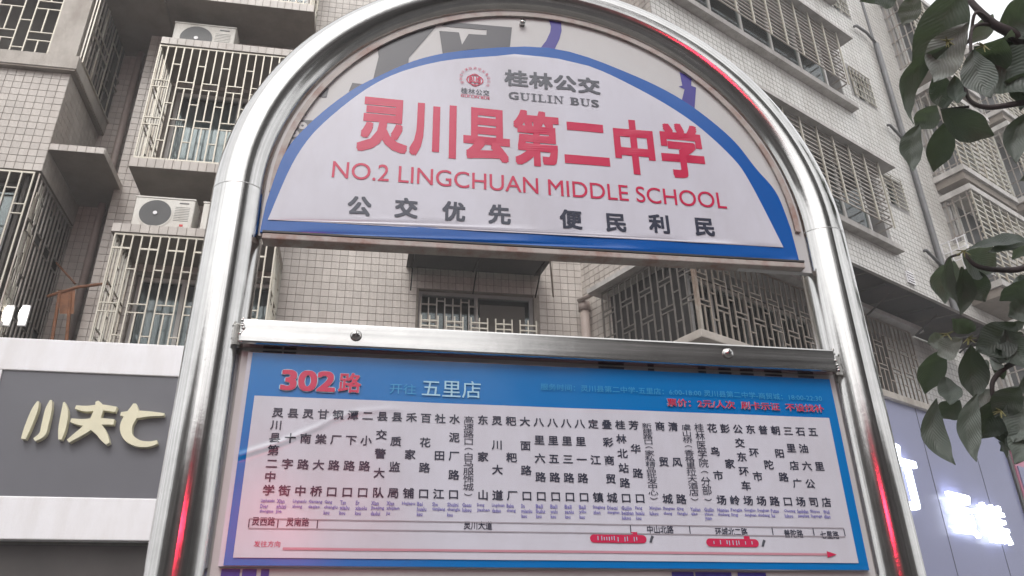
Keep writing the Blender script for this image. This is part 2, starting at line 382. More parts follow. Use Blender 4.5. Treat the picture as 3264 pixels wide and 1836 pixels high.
def window(fr, s0, s1, z0, z1, parent, cols=2, transom=None, fm=ALU, curtain=CURT, depth=-.1, room=True, name='window', cov=.44, rm=.3, panes=True):
    """opening joinery: frame, panes, hanging curtain and the dark room behind"""
    w = MB(); t = .05
    w.fb(fr, s0, s1, z0, z0 + t, depth - .03, depth + .03); w.fb(fr, s0, s1, z1 - t, z1, depth - .03, depth + .03)
    w.fb(fr, s0, s0 + t, z0 + t, z1 - t, depth - .03, depth + .03); w.fb(fr, s1 - t, s1, z0 + t, z1 - t, depth - .03, depth + .03)
    for k in range(1, cols):
        a = s0 + (s1 - s0) * k / cols; w.fb(fr, a - t / 2, a + t / 2, z0 + t, z1 - t, depth - .028, depth + .028)
    if transom: w.fb(fr, s0 + t, s1 - t, transom - t / 2, transom + t / 2, depth - .026, depth + .034)
    win = link(name, None, parent); w.build('frame', fm, win)
    for k in range(cols if panes else 0):
        a0 = s0 + (s1 - s0) * k / cols + t / 2; a1 = s0 + (s1 - s0) * (k + 1) / cols - t / 2
        q = MB(); q.fb(fr, a0, a1, z0 + t, z1 - t, depth - .004, depth + .004); q.build('pane', GLASS, win)
    if curtain:
        c = MB(); N = int((s1 - s0) / .045); rng = random.Random(int(s0 * 77 + z0))
        split = [(s0, s0 + (s1 - s0) * cov), (s1 - (s1 - s0) * cov * .82, s1)]
        for (a, e) in split:
            K = max(3, int((e - a) / .04)); prev = None
            for i in range(K + 1):
                x = a + (e - a) * i / K; dd = depth - .14 + .03 * math.sin(i * 1.9) + rng.uniform(-.008, .008)
                cur = (fr.p(x, z0, dd), fr.p(x, z1, dd))
                if prev: c.quad(prev[0], cur[0], cur[1], prev[1])
                prev = cur
        c.build('curtain', curtain, win, smooth=True)
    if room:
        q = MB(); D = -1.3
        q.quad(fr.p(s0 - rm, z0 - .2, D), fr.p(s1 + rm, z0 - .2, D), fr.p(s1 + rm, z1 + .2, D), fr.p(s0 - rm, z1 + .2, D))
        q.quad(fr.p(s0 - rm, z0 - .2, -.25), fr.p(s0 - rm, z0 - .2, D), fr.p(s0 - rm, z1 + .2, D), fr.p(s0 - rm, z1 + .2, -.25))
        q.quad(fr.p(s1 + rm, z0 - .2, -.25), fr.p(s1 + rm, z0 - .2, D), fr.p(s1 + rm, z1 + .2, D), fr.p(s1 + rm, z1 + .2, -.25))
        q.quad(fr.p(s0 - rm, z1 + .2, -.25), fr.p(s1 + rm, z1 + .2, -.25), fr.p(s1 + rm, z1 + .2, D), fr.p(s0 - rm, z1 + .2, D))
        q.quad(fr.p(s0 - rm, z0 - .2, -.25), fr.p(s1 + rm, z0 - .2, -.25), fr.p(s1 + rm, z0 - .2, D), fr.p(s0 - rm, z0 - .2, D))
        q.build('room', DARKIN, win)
    return win
# ------------------------------------------------------------------ lettering (built-in font, made into meshes)
_TG = {}
def textgeo(s, bold=0.0, res=3, shear=0):
    k = (s, bold, res, shear)
    if k not in _TG:
        cu = bpy.data.curves.new('t', 'FONT'); cu.body = s; cu.size = 1; cu.offset = bold; cu.resolution_u = res; cu.fill_mode = 'FRONT'; cu.shear = shear
        o = bpy.data.objects.new('t', cu); COL.objects.link(o)
        me = bpy.data.meshes.new_from_object(o)
        v = np.array([q.co[:2] for q in me.vertices], float).reshape(-1, 2); f = [tuple(p.vertices) for p in me.polygons]
        bpy.data.objects.remove(o); bpy.data.curves.remove(cu); bpy.data.meshes.remove(me)
        _TG[k] = (v, f)
    return _TG[k]
class Flat:
    """collects flat print on a sheet; put() maps 2-D lettering into a rectangle"""
    def __init__(s): s.v = []; s.f = []
    def raw(s, v, f, lay=0):
        i = len(s.v); s.v += [(q[0], q[1], lay * 1.5e-5) for q in v]; s.f += [tuple(i + k for k in g) for g in f]; return s
    def put(s, txt, x0, x1, z0, z1, bold=0, res=3, keep=False, em=None, grow=0):
        v, f = textgeo(txt, 0, res)
        if not len(v): return s
        vr = v
        rad = (bold + grow) * (.75 if em or len(txt) < 2 or ord(txt[-1]) > 999 else .9)
        if em:      # place one glyph on its em square so that thin characters keep their size
            lo = np.array([0., -.12]); hi = np.array([1., .88])
        else: lo, hi = vr.min(0), vr.max(0)
        sc = (np.array([x1, z1]) - np.array([x0, z0])) / (hi - lo)
        if keep: sc[:] = sc.min()
        if not em: lo = lo - bold * .6; hi = hi + bold * .6; sc = (np.array([x1, z1]) - np.array([x0, z0])) / (hi - lo)
        s.raw((v - lo) * sc + np.array([x0, z0]), f)
        if rad:      # printing ink spread: heavier weight from offset copies
            k = 12 if grow else 8
            for j in range(k):
                a = 2 * math.pi * j / k; q = v + rad * np.array([math.cos(a), math.sin(a)]) * (1 if grow else 1.0 / max(abs(math.cos(a)), abs(math.sin(a))))
                s.raw((q - lo) * sc + np.array([x0, z0]), f, j + 1)
        return s
    def rect(s, x0, x1, z0, z1):
        k = max(1, int(abs(x1 - x0) / .01))
        for i in range(k):
            a, b = x0 + (x1 - x0) * i / k, x0 + (x1 - x0) * (i + 1) / k; s.raw([(a, z0), (b, z0), (b, z1), (a, z1)], [(0, 1, 2, 3)])
        return s
    def poly(s, pts): return s.raw(pts, [tuple(range(len(pts)))])
def ring(cx, cz, rx, rz, w, n=40, a0=0, a1=2 * math.pi):
    v = []; f = []
    for i in range(n + 1):
        a = a0 + (a1 - a0) * i / n; v += [(cx + rx * math.cos(a), cz + rz * math.sin(a)), (cx + (rx - w) * math.cos(a), cz + (rz - w) * math.sin(a))]
        if i < n: f.append((2 * i, 2 * i + 1, 2 * i + 3, 2 * i + 2))
    return v, f

# frames of reference ------------------------------------------------
FY = 9.8
FR = Frame((0, FY), 0)                         # front wall, d towards the street
WA = math.radians(26.186)
WB = (3.560, 8.116)
WG = Frame(WB, WA)                             # the long wing, running back to the right
WE = Frame((WB[0] , WB[1]), WA + math.pi / 2, -1)   # its left end face, s runs backwards
YB = 1.25                                      # plane of the bus sign
SG = Frame((0, YB), 0)
def S(px, py, d=0.0): return SG.hit(px, py, d)
def cat_rom(P, n=8):
    P = [np.array(p, float) for p in P]; out = []
    for i in range(len(P) - 1):
        p0 = P[max(i - 1, 0)]; p1 = P[i]; p2 = P[i + 1]; p3 = P[min(i + 2, len(P) - 1)]
        for k in range(n):
            t = k / n; out.append(.5 * ((2 * p1) + (-p0 + p2) * t + (2 * p0 - 5 * p1 + 4 * p2 - p3) * t * t + (-p0 + 3 * p1 - 3 * p2 + p3) * t ** 3))
    out.append(P[-1]); return out

# ================================================================== SETTING
def ground_sheet(name, x0, x1, y0, y1, z, m): 
    return setp(MB().quad((x0, y0, z), (x1, y0, z), (x1, y1, z), (x0, y1, z)).build(name, m), kind='structure')
ground_sheet('ground', -70, 70, -70, 70, -.14, PAVE)
ground_sheet('road', -70, 70, -9.2, -1.2, -.13, ASPHALT)
setp(MB().box(-60, 60, -1.2, -1.05, -.14, 0).build('kerb', KERB, bevel=.01), kind='structure')
setp(MB().box(-60, 60, -1.046, 9.6, -.139, -.004).build('pavement', PAVE), kind='structure')
_mk = MB()
for k in range(-14, 14): _mk.quad((k * 4, -5.27, -.126), (k * 4 + 2, -5.27, -.126), (k * 4 + 2, -5.12, -.126), (k * 4, -5.12, -.126))
setp(_mk.build('lane_markings', ROADPAINT), kind='structure')
# the far side of the street, seen only as reflections in the steel
def block(label, x0, x1, y, h, n, floors, m):
    t = thing('street_building', label, 'building', 'buildings across the street', (x0, y, 0))
    fr = Frame((x0, y), 0, -1); t.location = (0, 0, 0); W = x1 - x0
    holes = [(W * (i + .25) / n, W * (i + .75) / n, 4.2 + 3 * f, 5.7 + 3 * f) for i in range(n) for f in range(floors) if 5.9 + 3 * f < h]
    wall(fr, 0, W, 0, h, holes, 'wall', m, t, .3)
    g = MB()
    for q in holes: g.fb(fr, q[0], q[1], q[2], q[3], -.2, -.18)
    g.build('window_glazing', BLACK, t)
    MB().fb(fr, -.2, W + .2, h, h + .25, -8, .3).build('roof', m, t)
    MB().fb(fr, 0, W, 0, h - .001, -8, -.301).build('core', m, t)
block('low grey shop row across the street behind the photographer', -13.0, 3.9, -13.5, 6.3, 6, 1, OPP)
block('taller building across the street, right of the shop row', 4.4, 12.5, -13.5, 15, 3, 3, OPP_D)
block('low building further along the street, left of the gap', -34, -16.5, -14.5, 12, 6, 2, OPP)
block('low building further along the street, right of the gap', 15.5, 32, -14.5, 8, 6, 1, OPP)
led = thing('led_sign', 'red LED shop sign glowing over a door across the street', 'led sign', None, (0, 0, 0))
_lf = Frame((-1.75, -13.2), 0, -1)
MB().fb(_lf, -1.2, 1.2, 4.3, 4.85, .0, .12).build('housing', BLACK, led)
MB().fb(_lf, -1.12, 1.12, 4.36, 4.79, .121, .13).build('lit_face', LED_E, led)

# ================================================================== FRONT BUILDING
apt = thing('apartment_building', 'cream tiled apartment block with caged balconies behind the bus sign', 'apartment building')
XR = 2.74
Bwin = (.47, 2.04, 5.0, 6.66)
Awin = (-3.12, -1.35, 7.8, 9.66); Bw2 = (-3.1, -1.4, 4.8, 6.62); Awin2 = (-3.0, -1.45, 10.95, 12.4)
holesF = [Bwin, Awin, Bw2, Awin2]
wall(FR, -3.63, XR, 4.6, 16.2, holesF, 'wall', GROUT, apt)
tiles(FR, -3.63, XR, 5.2, 13.8, holesF, TILE, apt, region=(-1.35, 2.74, 5.75, 7.45), maxn=175)
# recess behind the drainpipe
FRr = Frame((0, 10.3), 0)
wall(FRr, -4.25, -3.5, 4.6, 16.2, [], 'wall', GROUT, apt)
tiles(FRr, -4.25, -3.5, 5.0, 13.0, [], TILE, apt)
FRe = Frame((-3.63, 9.8), math.pi / 2, 1)
MB().box(-3.63, -3.5, 9.81, 10.3, 4.6, 16.2).build('wall_return', GROUT, apt)
# slabs and shelves that carry cages and air conditioners (front edge at y = 9.0)
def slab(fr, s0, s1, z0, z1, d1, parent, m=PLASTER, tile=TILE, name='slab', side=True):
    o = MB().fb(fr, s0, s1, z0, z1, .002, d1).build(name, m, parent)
    if tile:
        tiles(Frame((fr.o + fr.n * d1)[:2], math.atan2(fr.u[1], fr.u[0])), s0, s1, z0, z1, [], tile, parent, pz=z1 - z0)
    return o
slab(FR, -3.23, -1.28, 7.72, 7.86, .8, apt)             # under upper cage
slab(FR, -3.20, -1.28, 9.77, 9.89, .8, apt)             # shelf over upper cage
slab(FR, -3.30, -1.24, 10.65, 10.79, .8, apt)
MB().box(-4.11, -3.31, 8.94, 10.29, 10.62, 10.76).build('slab', PLASTER, apt)           # next storey
slab(FR, -3.25, -1.33, 6.77, 6.89, .8, apt)             # shelf over lower cage
for (w, tr, cv) in ((Awin, 8.25, .53), (Bw2, None, .40), (Awin2, None, .45)): window(FR, *w, apt, cols=2 if cv > .5 else 3, transom=tr, cov=cv)
window(FR, *Bwin, apt, cols=2, fm=ALU_M, curtain=None)
# dark fly screen on the right sash of the middle window
MB().fb(FR, 1.30, 1.92, 5.1, 6.5, -.06, -.05).build('fly_screen', mat('fly_screen', (.085, .075, .065), .8, var=.15, scale=3), apt)
grille(FR, -3.20, -1.30, 7.89, 9.74, .78, BAR, apt)
grille(FR, -3.20, -1.34, 4.93, 6.74, .78, BAR, apt, pairs=(.06, .12, .44, .50, .90, .905), rungs=(.28, .75), phase=0)
grille(FR, -3.20, -1.30, 10.82, 12.6, .78, BAR, apt, single=False)
for x, z0, z1 in ((-3.20, 7.89, 9.74), (-1.30, 7.89, 9.74), (-3.20, 4.93, 6.74), (-1.34, 4.93, 6.74), (-1.30, 10.82, 12.6)):
    fs = Frame((x, 9.02), math.pi / 2, 1)
    grille(fs, .06, .76, z0, z1, 0, BAR, apt, single=False, name='cage_side', pitch=.1)
# middle window: canopy, reveal and low bars
cn = link('canopy', None, apt)
MB().hexa([(.29, 9.02, 6.80), (2.14, 9.02, 6.80), (2.14, 9.79, 6.97), (.29, 9.79, 6.97), (.29, 9.02, 6.825), (2.14, 9.02, 6.825), (2.14, 9.79, 6.995), (.29, 9.79, 6.995)]).build('canopy_sheet', SHEETMETAL, cn)
MB().box(.27, 2.16, 9.0, 9.018, 6.785, 6.84).build('canopy_edge', BAR_D, cn)
for x in (.36, 1.2, 2.06): MB().tube([(x, 9.05, 6.79), (x, 9.78, 6.96)], .012, 6).tube([(x, 9.78, 6.62), (x, 9.3, 6.84)], .010, 6).build('bracket', SHEETMETAL, cn)
MB().tube([(2.12, 9.05, 6.80), (2.30, 9.72, 6.62)], .012, 6).build('bracket', BAR_D, cn)
grille(FR, .50, 2.0, 5.05, 6.13, .30, BAR, apt, pairs=(.86, .865, .93, .935), rungs=(.5,), pitch=.107, rails=False)
grille(FR, .50, 1.26, 5.05, 6.55, -.03, BAR_D, apt, pairs=(.70, .76, .93, .935), rungs=(.97,), pitch=.107, single=False, rails=False)
# left bay: the body, two caged floors, hood slab
LX = -4.2
LF = Frame((0, 9.0), 0)                              # bay front
LS = Frame((LX, 9.0), math.pi / 2, 1)                # bay side, s runs back into the building, d to the right
MB().box(-9, LX - .006, 9.006, 10.9, 7.55, 9.09).build('bay_body', GROUT, apt)
tiles(LF, -5.7, LX, 7.55, 9.09, [], TILE, apt, d=-.006, region=(-5.7, LX, 7.55, 9.09), maxn=122)
tiles(LS, 0, 1.5, 7.55, 9.09, [], TILE, apt, d=-.006)
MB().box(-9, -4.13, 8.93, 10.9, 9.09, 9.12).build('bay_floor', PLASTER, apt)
MB().box(-9, -4.12, 8.92, 10.9, 9.121, 9.33).build('bay_band', PAINT, apt)
MB().box(-4.55, -4.2, 9.0, 9.3, 9.331, 12.2).build('corner_column', PAINT, apt)
MB().box(-9, -4.12, 8.92, 10.9, 12.2, 12.5).build('bay_floor', PLASTER, apt)
window(LF, -7.2, -4.56, 9.34, 12.2, apt, cols=3, depth=-.2, curtain=None, fm=ALU_D, panes=False)
grille(LF, -6.9, -4.58, 9.36, 12.2, -.05, BAR, apt, pairs=(.10, .15, .30, .35), rungs=(.05, .22, .5), pitch=.16, phase=2)
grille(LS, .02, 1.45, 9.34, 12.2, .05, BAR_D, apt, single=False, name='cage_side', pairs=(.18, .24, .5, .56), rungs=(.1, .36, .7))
grille(LS, .02, 1.45, 9.34, 12.2, .09, BAR, apt, single=False, name='cage_side', pairs=(.2, .26, .5, .56), rungs=(.1, .36, .7), pitch=.32, r=.008)
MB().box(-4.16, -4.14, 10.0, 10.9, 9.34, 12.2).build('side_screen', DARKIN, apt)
# lower caged floor of the bay
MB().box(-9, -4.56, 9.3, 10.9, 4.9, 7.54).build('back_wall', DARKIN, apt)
window(LF, -6.2, -4.5, 5.0, 7.5, apt, cols=3, depth=-.28, curtain=CURT, room=False, fm=ALU_D, cov=.3)
grille(LF, -5.9, -4.27, 5.3, 7.5, 0, BAR, apt, pairs=(.28, .33, .74, .80), rungs=(.1, .5, .9), pitch=.135, phase=1)
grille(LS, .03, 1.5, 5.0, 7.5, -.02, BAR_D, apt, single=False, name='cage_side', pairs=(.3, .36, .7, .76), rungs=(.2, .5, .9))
_rl = random.Random(3)
for k in range(9):
    a = .04 + k * .03; z = 5.3 + _rl.random() * .4
    while z < 7.3:
        h = .25 + _rl.random() * .3; MB().fb(LS, a, a + .014, z, min(7.45, z + h), -.03, -.018).build('bar', BAR, apt); z += h + .16
# hood slab beside the bay
MB().box(-4.199, -3.55, 9.0, 10.29, 7.87, 7.96).build('hood_slab', PLASTER, apt)
tiles(LF, -4.19, -3.55, 7.87, 7.965, [], TILE, apt, pz=.095)
tiles(Frame((-3.55, 9.0), math.pi / 2, 1), 0, 1.29, 7.87, 7.965, [], TILE, apt, pz=.095)
# inside of the recess below hood
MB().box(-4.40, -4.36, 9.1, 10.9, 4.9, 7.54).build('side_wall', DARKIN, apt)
MB().box(-9, 3.2, 9.6, 15, 0, 4.6).build('ground_floor', GROUT, apt)
MB().box(-9, 2.7, 11.6, 15, 4.6, 16.2).build('core', DARKIN, apt)
MB().box(-9, 3.4, 8.9, 15, 16.2, 16.5).build('roof', PLASTER, apt)

# ================================================================== THE WING
wing = thing('apartment_wing', 'pale tiled wing with long barred windows and caged corner bays, running back to the right', 'apartment building')
ZW0, ZTOP = 3.4, 16.4
w1 = (.7, 4.92, 11.28, 12.42); w2 = (1.2, 5.15, 8.42, 9.62); w0 = (.4, 4.9, 14.1, 15.3)
sm1 = (5.33, 5.98, 11.55, 12.22); sm2 = (5.45, 6.08, 9.28, 9.90); sm0 = (5.3, 5.95, 13.85, 14.6)
lw = (.05, 4.2, 5.3, 6.42); vt = (5.38, 5.58, 7.66, 7.86)
hW = [w1, w2, w0, sm1, sm2, sm0, lw]
wall(WG, 0, 7.35, ZW0, ZTOP, hW, 'wall', GROUT_W, wing)
tiles(WG, 0, 7.35, 4.2, ZTOP, hW, TILE_W, wing, pitch=.1, gap=.011, region=(3.4, 6.6, 7.4, 9.2), maxn=290)
endw = Frame(WB, WA + math.pi / 2, -1)
ME = [(.1, 1.25, 5.3, 6.42)]
wall(endw, 0.25, 1.9, ZW0, ZTOP, ME, 'wall', GROUT, wing)
tiles(endw, 0.0, 1.9, 4.2, 13.5, ME, TILE, wing, pitch=.1, gap=.011)
def barwin(win, posts, hood=True, ledge=True, cols=5, pitch=.085, cd=.28, curtain=CURT_W):
    s0, s1, z0, z1 = win
    window(WG, s0, s1, z0, z1, wing, cols=cols, curtain=curtain, depth=-.08, cov=.52)
    g = link('window_grille', None, wing); b = MB(); n = int((z1 - z0) / pitch)
    for k in range(n + 1):
        z = z0 - .02 + (z1 - z0) * k / n; b.fb(WG, s0, s1 - .02, z - .009, z + .009, cd - .01, cd + .01)
        if k % 2 == 0: b.fb(WG, s1 - .012, s1 + .004, z - .009, z + .009, 0, cd - .01)
    b.build('rails', BAR_D, g)
    a = s1
    while a > s0:
        piece('bar', WG, a - .014, a + .014, z0 - .06, z1 + .02, cd + .012, cd + .034, BAR, g); a -= posts
    if hood: MB().fb(WG, s0 - .1, s1 + .40, z1 + .02, z1 + .08, .002, .40).build('hood_slab', RENDER_W, wing)
    if ledge:
        MB().fb(WG, s0 - 2, s1 + .46, z0 - .28, z0 - .17, .002, .15).build('ledge', RENDER_W, wing, bevel=.008)
    return g
# the cages stand out from the wall; posts every 0.42 m
for w_ in (w1, w2): barwin((w_[0], w_[1] - .32, w_[2], w_[3]), .42)
barwin(w0, .42)
def gridwin(win, nx, nz):
    s0, s1, z0, z1 = win
    window(WG, s0, s1, z0, z1, wing, cols=2, curtain=None, depth=-.12, fm=ALU)
    b = MB()
    for i in range(nx + 1): a = s0 + (s1 - s0) * i / nx; b.fb(WG, a - .009, a + .009, z0, z1, .02, .038)
    for i in range(nz + 1): a = z0 + (z1 - z0) * i / nz; b.fb(WG, s0, s1, a - .007, a + .007, .039, .053)
    b.build('window_grille', BAR, wing)
gridwin(sm1, 6, 4); gridwin(sm2, 2, 7); gridwin(sm0, 6, 5)
# kitchen vent
b = MB(); b.fb(WG, vt[0], vt[1], vt[2], vt[3], .003, .012); b.build('vent_panel', BLACK, wing)
b = MB()
for i in range(4): a = vt[0] + (vt[1] - vt[0]) * i / 3; b.fb(WG, a - .01, a + .01, vt[2], vt[3], .012, .03)
for i in range(5): a = vt[2] + (vt[3] - vt[2]) * i / 4; b.fb(WG, vt[0], vt[1], a - .01, a + .01, .031, .045)
b.build('vent_grille', FASCIA_W, wing)
# caged corner on the first floor
window(WG, *lw, wing, cols=6, curtain=CURT_D, depth=-.3, fm=ALU, rm=0, cov=.5)
MB().fb(WG, -.30, 4.5, 5.18, 5.28, .002, .36).build('cage_ledge', PAINT, wing, bevel=.01)
MB().fb(endw, .002, 1.3, 5.18, 5.279, .002, .3).build('cage_ledge', PAINT, wing, bevel=.01)
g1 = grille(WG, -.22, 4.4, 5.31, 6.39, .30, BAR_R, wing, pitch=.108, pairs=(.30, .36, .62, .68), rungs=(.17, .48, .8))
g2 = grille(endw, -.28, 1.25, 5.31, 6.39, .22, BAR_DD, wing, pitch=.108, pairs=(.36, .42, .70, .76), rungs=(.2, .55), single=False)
MB().fb(WG, -.245, -.20, 5.28, 6.42, .28, .325).build('corner_post', BAR_R, wing)
MB().fb(endw, .02, 1.3, 5.29, 6.43, .009, .02).build('end_shade_sheet', DARKER, wing)  # dark sheet added over the end wall as shade behind the bars
MB().fb(WG, -.34, 4.6, 6.43, 6.50, .004, .42).build('soffit', RENDER_W, wing)
MB().fb(endw, .004, 1.4, 6.43, 6.499, .003, .34).build('soffit', RENDER_W, wing)
# big sheet canopy over the shop front
cw = link('canopy', None, wing)
def ch(s_, d_, z_): return WG.p(s_, z_, d_)
for k in range(12):
    a0 = -.4 + k * .55; a1 = a0 + .53
    MB().hexa([ch(a0, .02, 6.64), ch(a1, .02, 6.64), ch(a1, .97, 6.50 - .01 * (k % 2)), ch(a0, .97, 6.50 - .01 * (k % 2)), ch(a0, .02, 6.655), ch(a1, .02, 6.655), ch(a1, .97, 6.515), ch(a0, .97, 6.515)]).build('canopy_sheet', SHEETMETAL, cw)
for k in range(4):
    a = 1.6 + k * 1.2; MB().tube([ch(a, .43, 6.54), ch(a, .93, 6.47)], .016, 6).tube([ch(a + .3, .43, 6.3), ch(a + .3, .80, 6.48)], .014, 6).build('bracket', SHEETMETAL, cw)
MB().fb(WG, -.4, 6.25, 6.48, 6.53, .972, .99).build('canopy_edge', SHEETMETAL, cw)
# drain pipe with elbows
pp = MB(); pp.tube([WG.p(6.62, z, .09) for z in (3.6, 8, 12, 13.45)], .045, 10)
pp.tube([WG.p(6.62, 13.45, .09), WG.p(6.35, 13.62, .08), WG.p(6.0, 13.60, .08), WG.p(5.9, 13.52, .08)], .028, 8)
for z in (11.1, 8.4): pp.tube([WG.p(6.6, z - .1, .09), WG.p(6.2, z + .1, .08), WG.p(6.12, z + .06, .08)], .028, 8)
pp.build('drain_pipe', PIPE_D, wing, smooth=True)
MB().fb(WG, 6.66, 6.74, 3.6, ZTOP, .002, .03).build('joint_strip', PIPE_D, wing)
# stacked corner bays at the far end
def bay(s0, s1, base, d1=.55, h=2.15, lab=None, lamp=False):
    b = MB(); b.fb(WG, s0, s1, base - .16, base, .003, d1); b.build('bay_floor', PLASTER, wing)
    MB().fb(WG, s0 - .04, s1 + .04, base, base + .12, .003, d1 + .05).build('bay_band', RENDER_W, wing)
    MB().fb(WG, s0 - .04, s1 + .04, base + h, base + h + .12, .003, d1 + .05).build('bay_band', RENDER_W, wing)
    MB().fb(WG, s0 + .02, s1 - .02, base + .12, base + h, -.1, d1 - .42).build('bay_body', GROUT_W, wing)
    # tiled corner pier
    tiles(Frame(WG.p(0, 0, d1 - .4)[:2], WA), s0 + .03, s0 + .28, base + .15, base + h, [], TILE_W, wing, pitch=.12)
    q = MB()
    q.fb(WG, s0 + .3, s1 - .05, base + .2, base + h - .05, d1 - .41, d1 - .4); q.build('window_glazing', BLACK, wing)
    g = MB(); n = 15
    for k in range(n + 1): z = base + .13 + (h - .16) * k / n; g.fb(WG, s0, s1, z - .014, z + .014, d1 - .02, d1 + .01)
    k = s0
    while k <= s1 + .01: g.fb(WG, k - .012, k + .012, base + .12, base + h, d1 + .012, d1 + .034); k += (s1 - s0) / 6
    g.build('window_grille', BAR, wing)
    g = MB()
    for k in range(4): dd = d1 * (k + .6) / 4; g.fb(WG, s0 - .012, s0 + .012, base + .12, base + h, dd - .01, dd + .01)
    for k in range(6): z = base + .2 + (h - .3) * k / 5; g.fb(WG, s0 - .008, s0 + .008, z - .008, z + .008, 0, d1)
    g.build('cage_side', BAR_D, wing)
wall(WG, 7.35, 16, ZW0, 15.55, [], 'wall', GROUT_W, wing)
tiles(WG, 7.35, 13.4, 4.2, 15.5, [], TILE_W, wing, pitch=.11, gap=.012)
for k, z in enumerate((7.98, 10.42, 13.1)): bay(7.52, 9.55, z, h=2.05 if k else 2.0)
for z in (5.6, 8.4, 11.0, 13.3): bay(10.7, 12.7, z, h=1.9)
bay(7.52, 9.5, 5.3, h=1.9)
MB().fb(WG, .24, 16, ZW0, 15.5, -6, -1.6).build('core', DARKIN, wing)
MB().fb(WG, -.1, 7.4, ZTOP, ZTOP + .25, -6, .4).build('roof', RENDER_W, wing)
MB().fb(WG, 7.4, 16, 15.56, 15.75, -6, .25).build('roof', RENDER_W, wing)
MB().fb(WG, -.3, 16, 0, ZW0, -6, 0).build('ground_floor', GROUT_W, wing)

# ================================================================== pipes, air conditioners, brackets
dp = MB().tube([(-3.87, 10.2, z) for z in (4.8, 8, 12.5)], .05, 10).build('drain_pipe', PIPE, smooth=True)
setp(dp, 'brown drainpipe in the dark recess between the left bay and the caged balconies', 'drainpipe')
dp = MB().tube([(2.70, 9.62, z) for z in (4.8, 6.40)], .065, 12).tube([(2.70, 9.62, 6.38), (2.70, 9.62, 6.50)], .085, 12).tube([(2.62, 9.6, 6.52), (2.80, 9.25, 6.50)], .03, 8).build('drain_pipe', PIPE, smooth=True)
setp(dp, 'short beige drainpipe beside the caged corner, right of the middle window', 'drainpipe')
def aircon(label, fr, s0, z0, d, w=.8, h=.5, dep=.28, fan=.34, brand=True):
    o = thing('air_conditioner', label, 'air conditioner', 'air conditioner outdoor units')
    MB().fb(fr, s0, s0 + w, z0 + .02, z0 + h, d - dep, d).build('casing', AC_W, o, bevel=.012)
    MB().fb(fr, s0 - .006, s0 + w + .006, z0 + h, z0 + h + .018, d - dep - .006, d + .006).build('top_cover', AC_W, o)
    ca, cz = s0 + fan * .95, z0 + h * .5; R = h * .43
    def disc(r, dd, m, nm, n=28, r_in=0):
        b = MB()
        for i in range(n):
            a, c = 2 * math.pi * i / n, 2 * math.pi * (i + 1) / n
            P = lambda rr, t: fr.p(ca + rr * math.cos(t), cz + rr * math.sin(t), d + dd)
            b.quad(P(r_in, a), P(r, a), P(r, c), P(r_in, c))
        return b.build(nm, m, o)
    disc(R, .003, FANGREY, 'fan_opening'); disc(R * 1.07, .008, AC_W, 'fan_rim', r_in=R * .99)
    g = MB()
    for k in range(1, 9):
        n = 24
        for i in range(n):
            a, c = 2 * math.pi * i / n, 2 * math.pi * (i + 1) / n; rr = R * k / 9
            g.tube([fr.p(ca + rr * math.cos(a), cz + rr * math.sin(a), d + .014), fr.p(ca + rr * math.cos(c), cz + rr * math.sin(c), d + .014)], .0022, 3, False)
    g.build('fan_guard', BLACK, o)
    disc(R * .13, .018, FASCIA_W, 'fan_hub')
    lo = MB()
    for k in range(9): lo.fb(fr, s0 + w * .68, s0 + w * .93, z0 + h * (.3 + .055 * k), z0 + h * (.3 + .055 * k) + .004, d + .001, d + .003)
    lo.build('louvre_lines', FANGREY, o)
    MB().fb(fr, s0 + w * .74, s0 + w * .90, z0 + h * .86, z0 + h * .90, d + .001, d + .003).build('badge', FANGREY, o)
    MB().fb(fr, s0 + w * .80, s0 + w * .86, z0 + h * .12, z0 + h * .19, d + .001, d + .003).build('sticker', REDP, o)
    ft = MB(); ft.fb(fr, s0 + .08, s0 + .14, z0, z0 + .02, d - dep, d); ft.fb(fr, s0 + w - .14, s0 + w - .08, z0, z0 + .02, d - dep, d); ft.build('feet', BLACK, o)
    return o
aircon('grey air conditioner on the upper shelf, half hidden under the slab', FR, -3.16, 9.892, .55, w=.84, h=.52)
aircon('cream air conditioner with round fan on the lower balcony shelf', FR, -3.08, 6.892, .72, w=.70, h=.44, fan=.27)
aircon('white air conditioner partly hidden behind the left steel post', FR, -2.28, 6.892, .72, w=.74, h=.42)
ar = aircon('small caged air conditioner at the foot of the dark drainpipe', WG, 6.95, 8.30, .42, w=.62, h=.46, fan=.25)
cg = MB()
for k in range(4):
    cg.fb(WG, 6.86 + .0, 6.875, 8.22 + k * .2, 8.235 + k * .2, .05, .5)
for k in range(4): cg.fb(WG, 6.86, 6.875, 8.22, 8.85, .05 + k * .14, .065 + k * .14)
cg.fb(WG, 6.86, 7.6, 8.22, 8.24, .49, .505); cg.fb(WG, 6.86, 7.6, 8.26, 8.28, .1, .11)
cg.build('cage', FASCIA_W, ar)
rb = thing('rusty_bracket', 'rusty iron bracket hanging in the dark recess above the left shop fascia', 'bracket')
def RP(px, py, y=9.6): a = Frame((0, y), 0).hit(px, py); return (a[0], y, a[1])
MB().tube([RP(150, 945), RP(250, 915), RP(345, 903)], .018, 6).tube([RP(180, 838, 9.9), RP(240, 905, 9.9)], .014, 6).build('arm', RUST, rb)
MB().tube([RP(190, 935), RP(165, 1090)], .02, 6).tube([RP(225, 935), RP(212, 1090)], .02, 6).build('legs', RUST, rb)
MB().hexa([RP(185, 925), RP(240, 925), RP(235, 1000), RP(190, 1000), RP(185, 925, 9.75), RP(240, 925, 9.75), RP(235, 1000, 9.75), RP(190, 1000, 9.75)]).build('plate', RUST, rb)
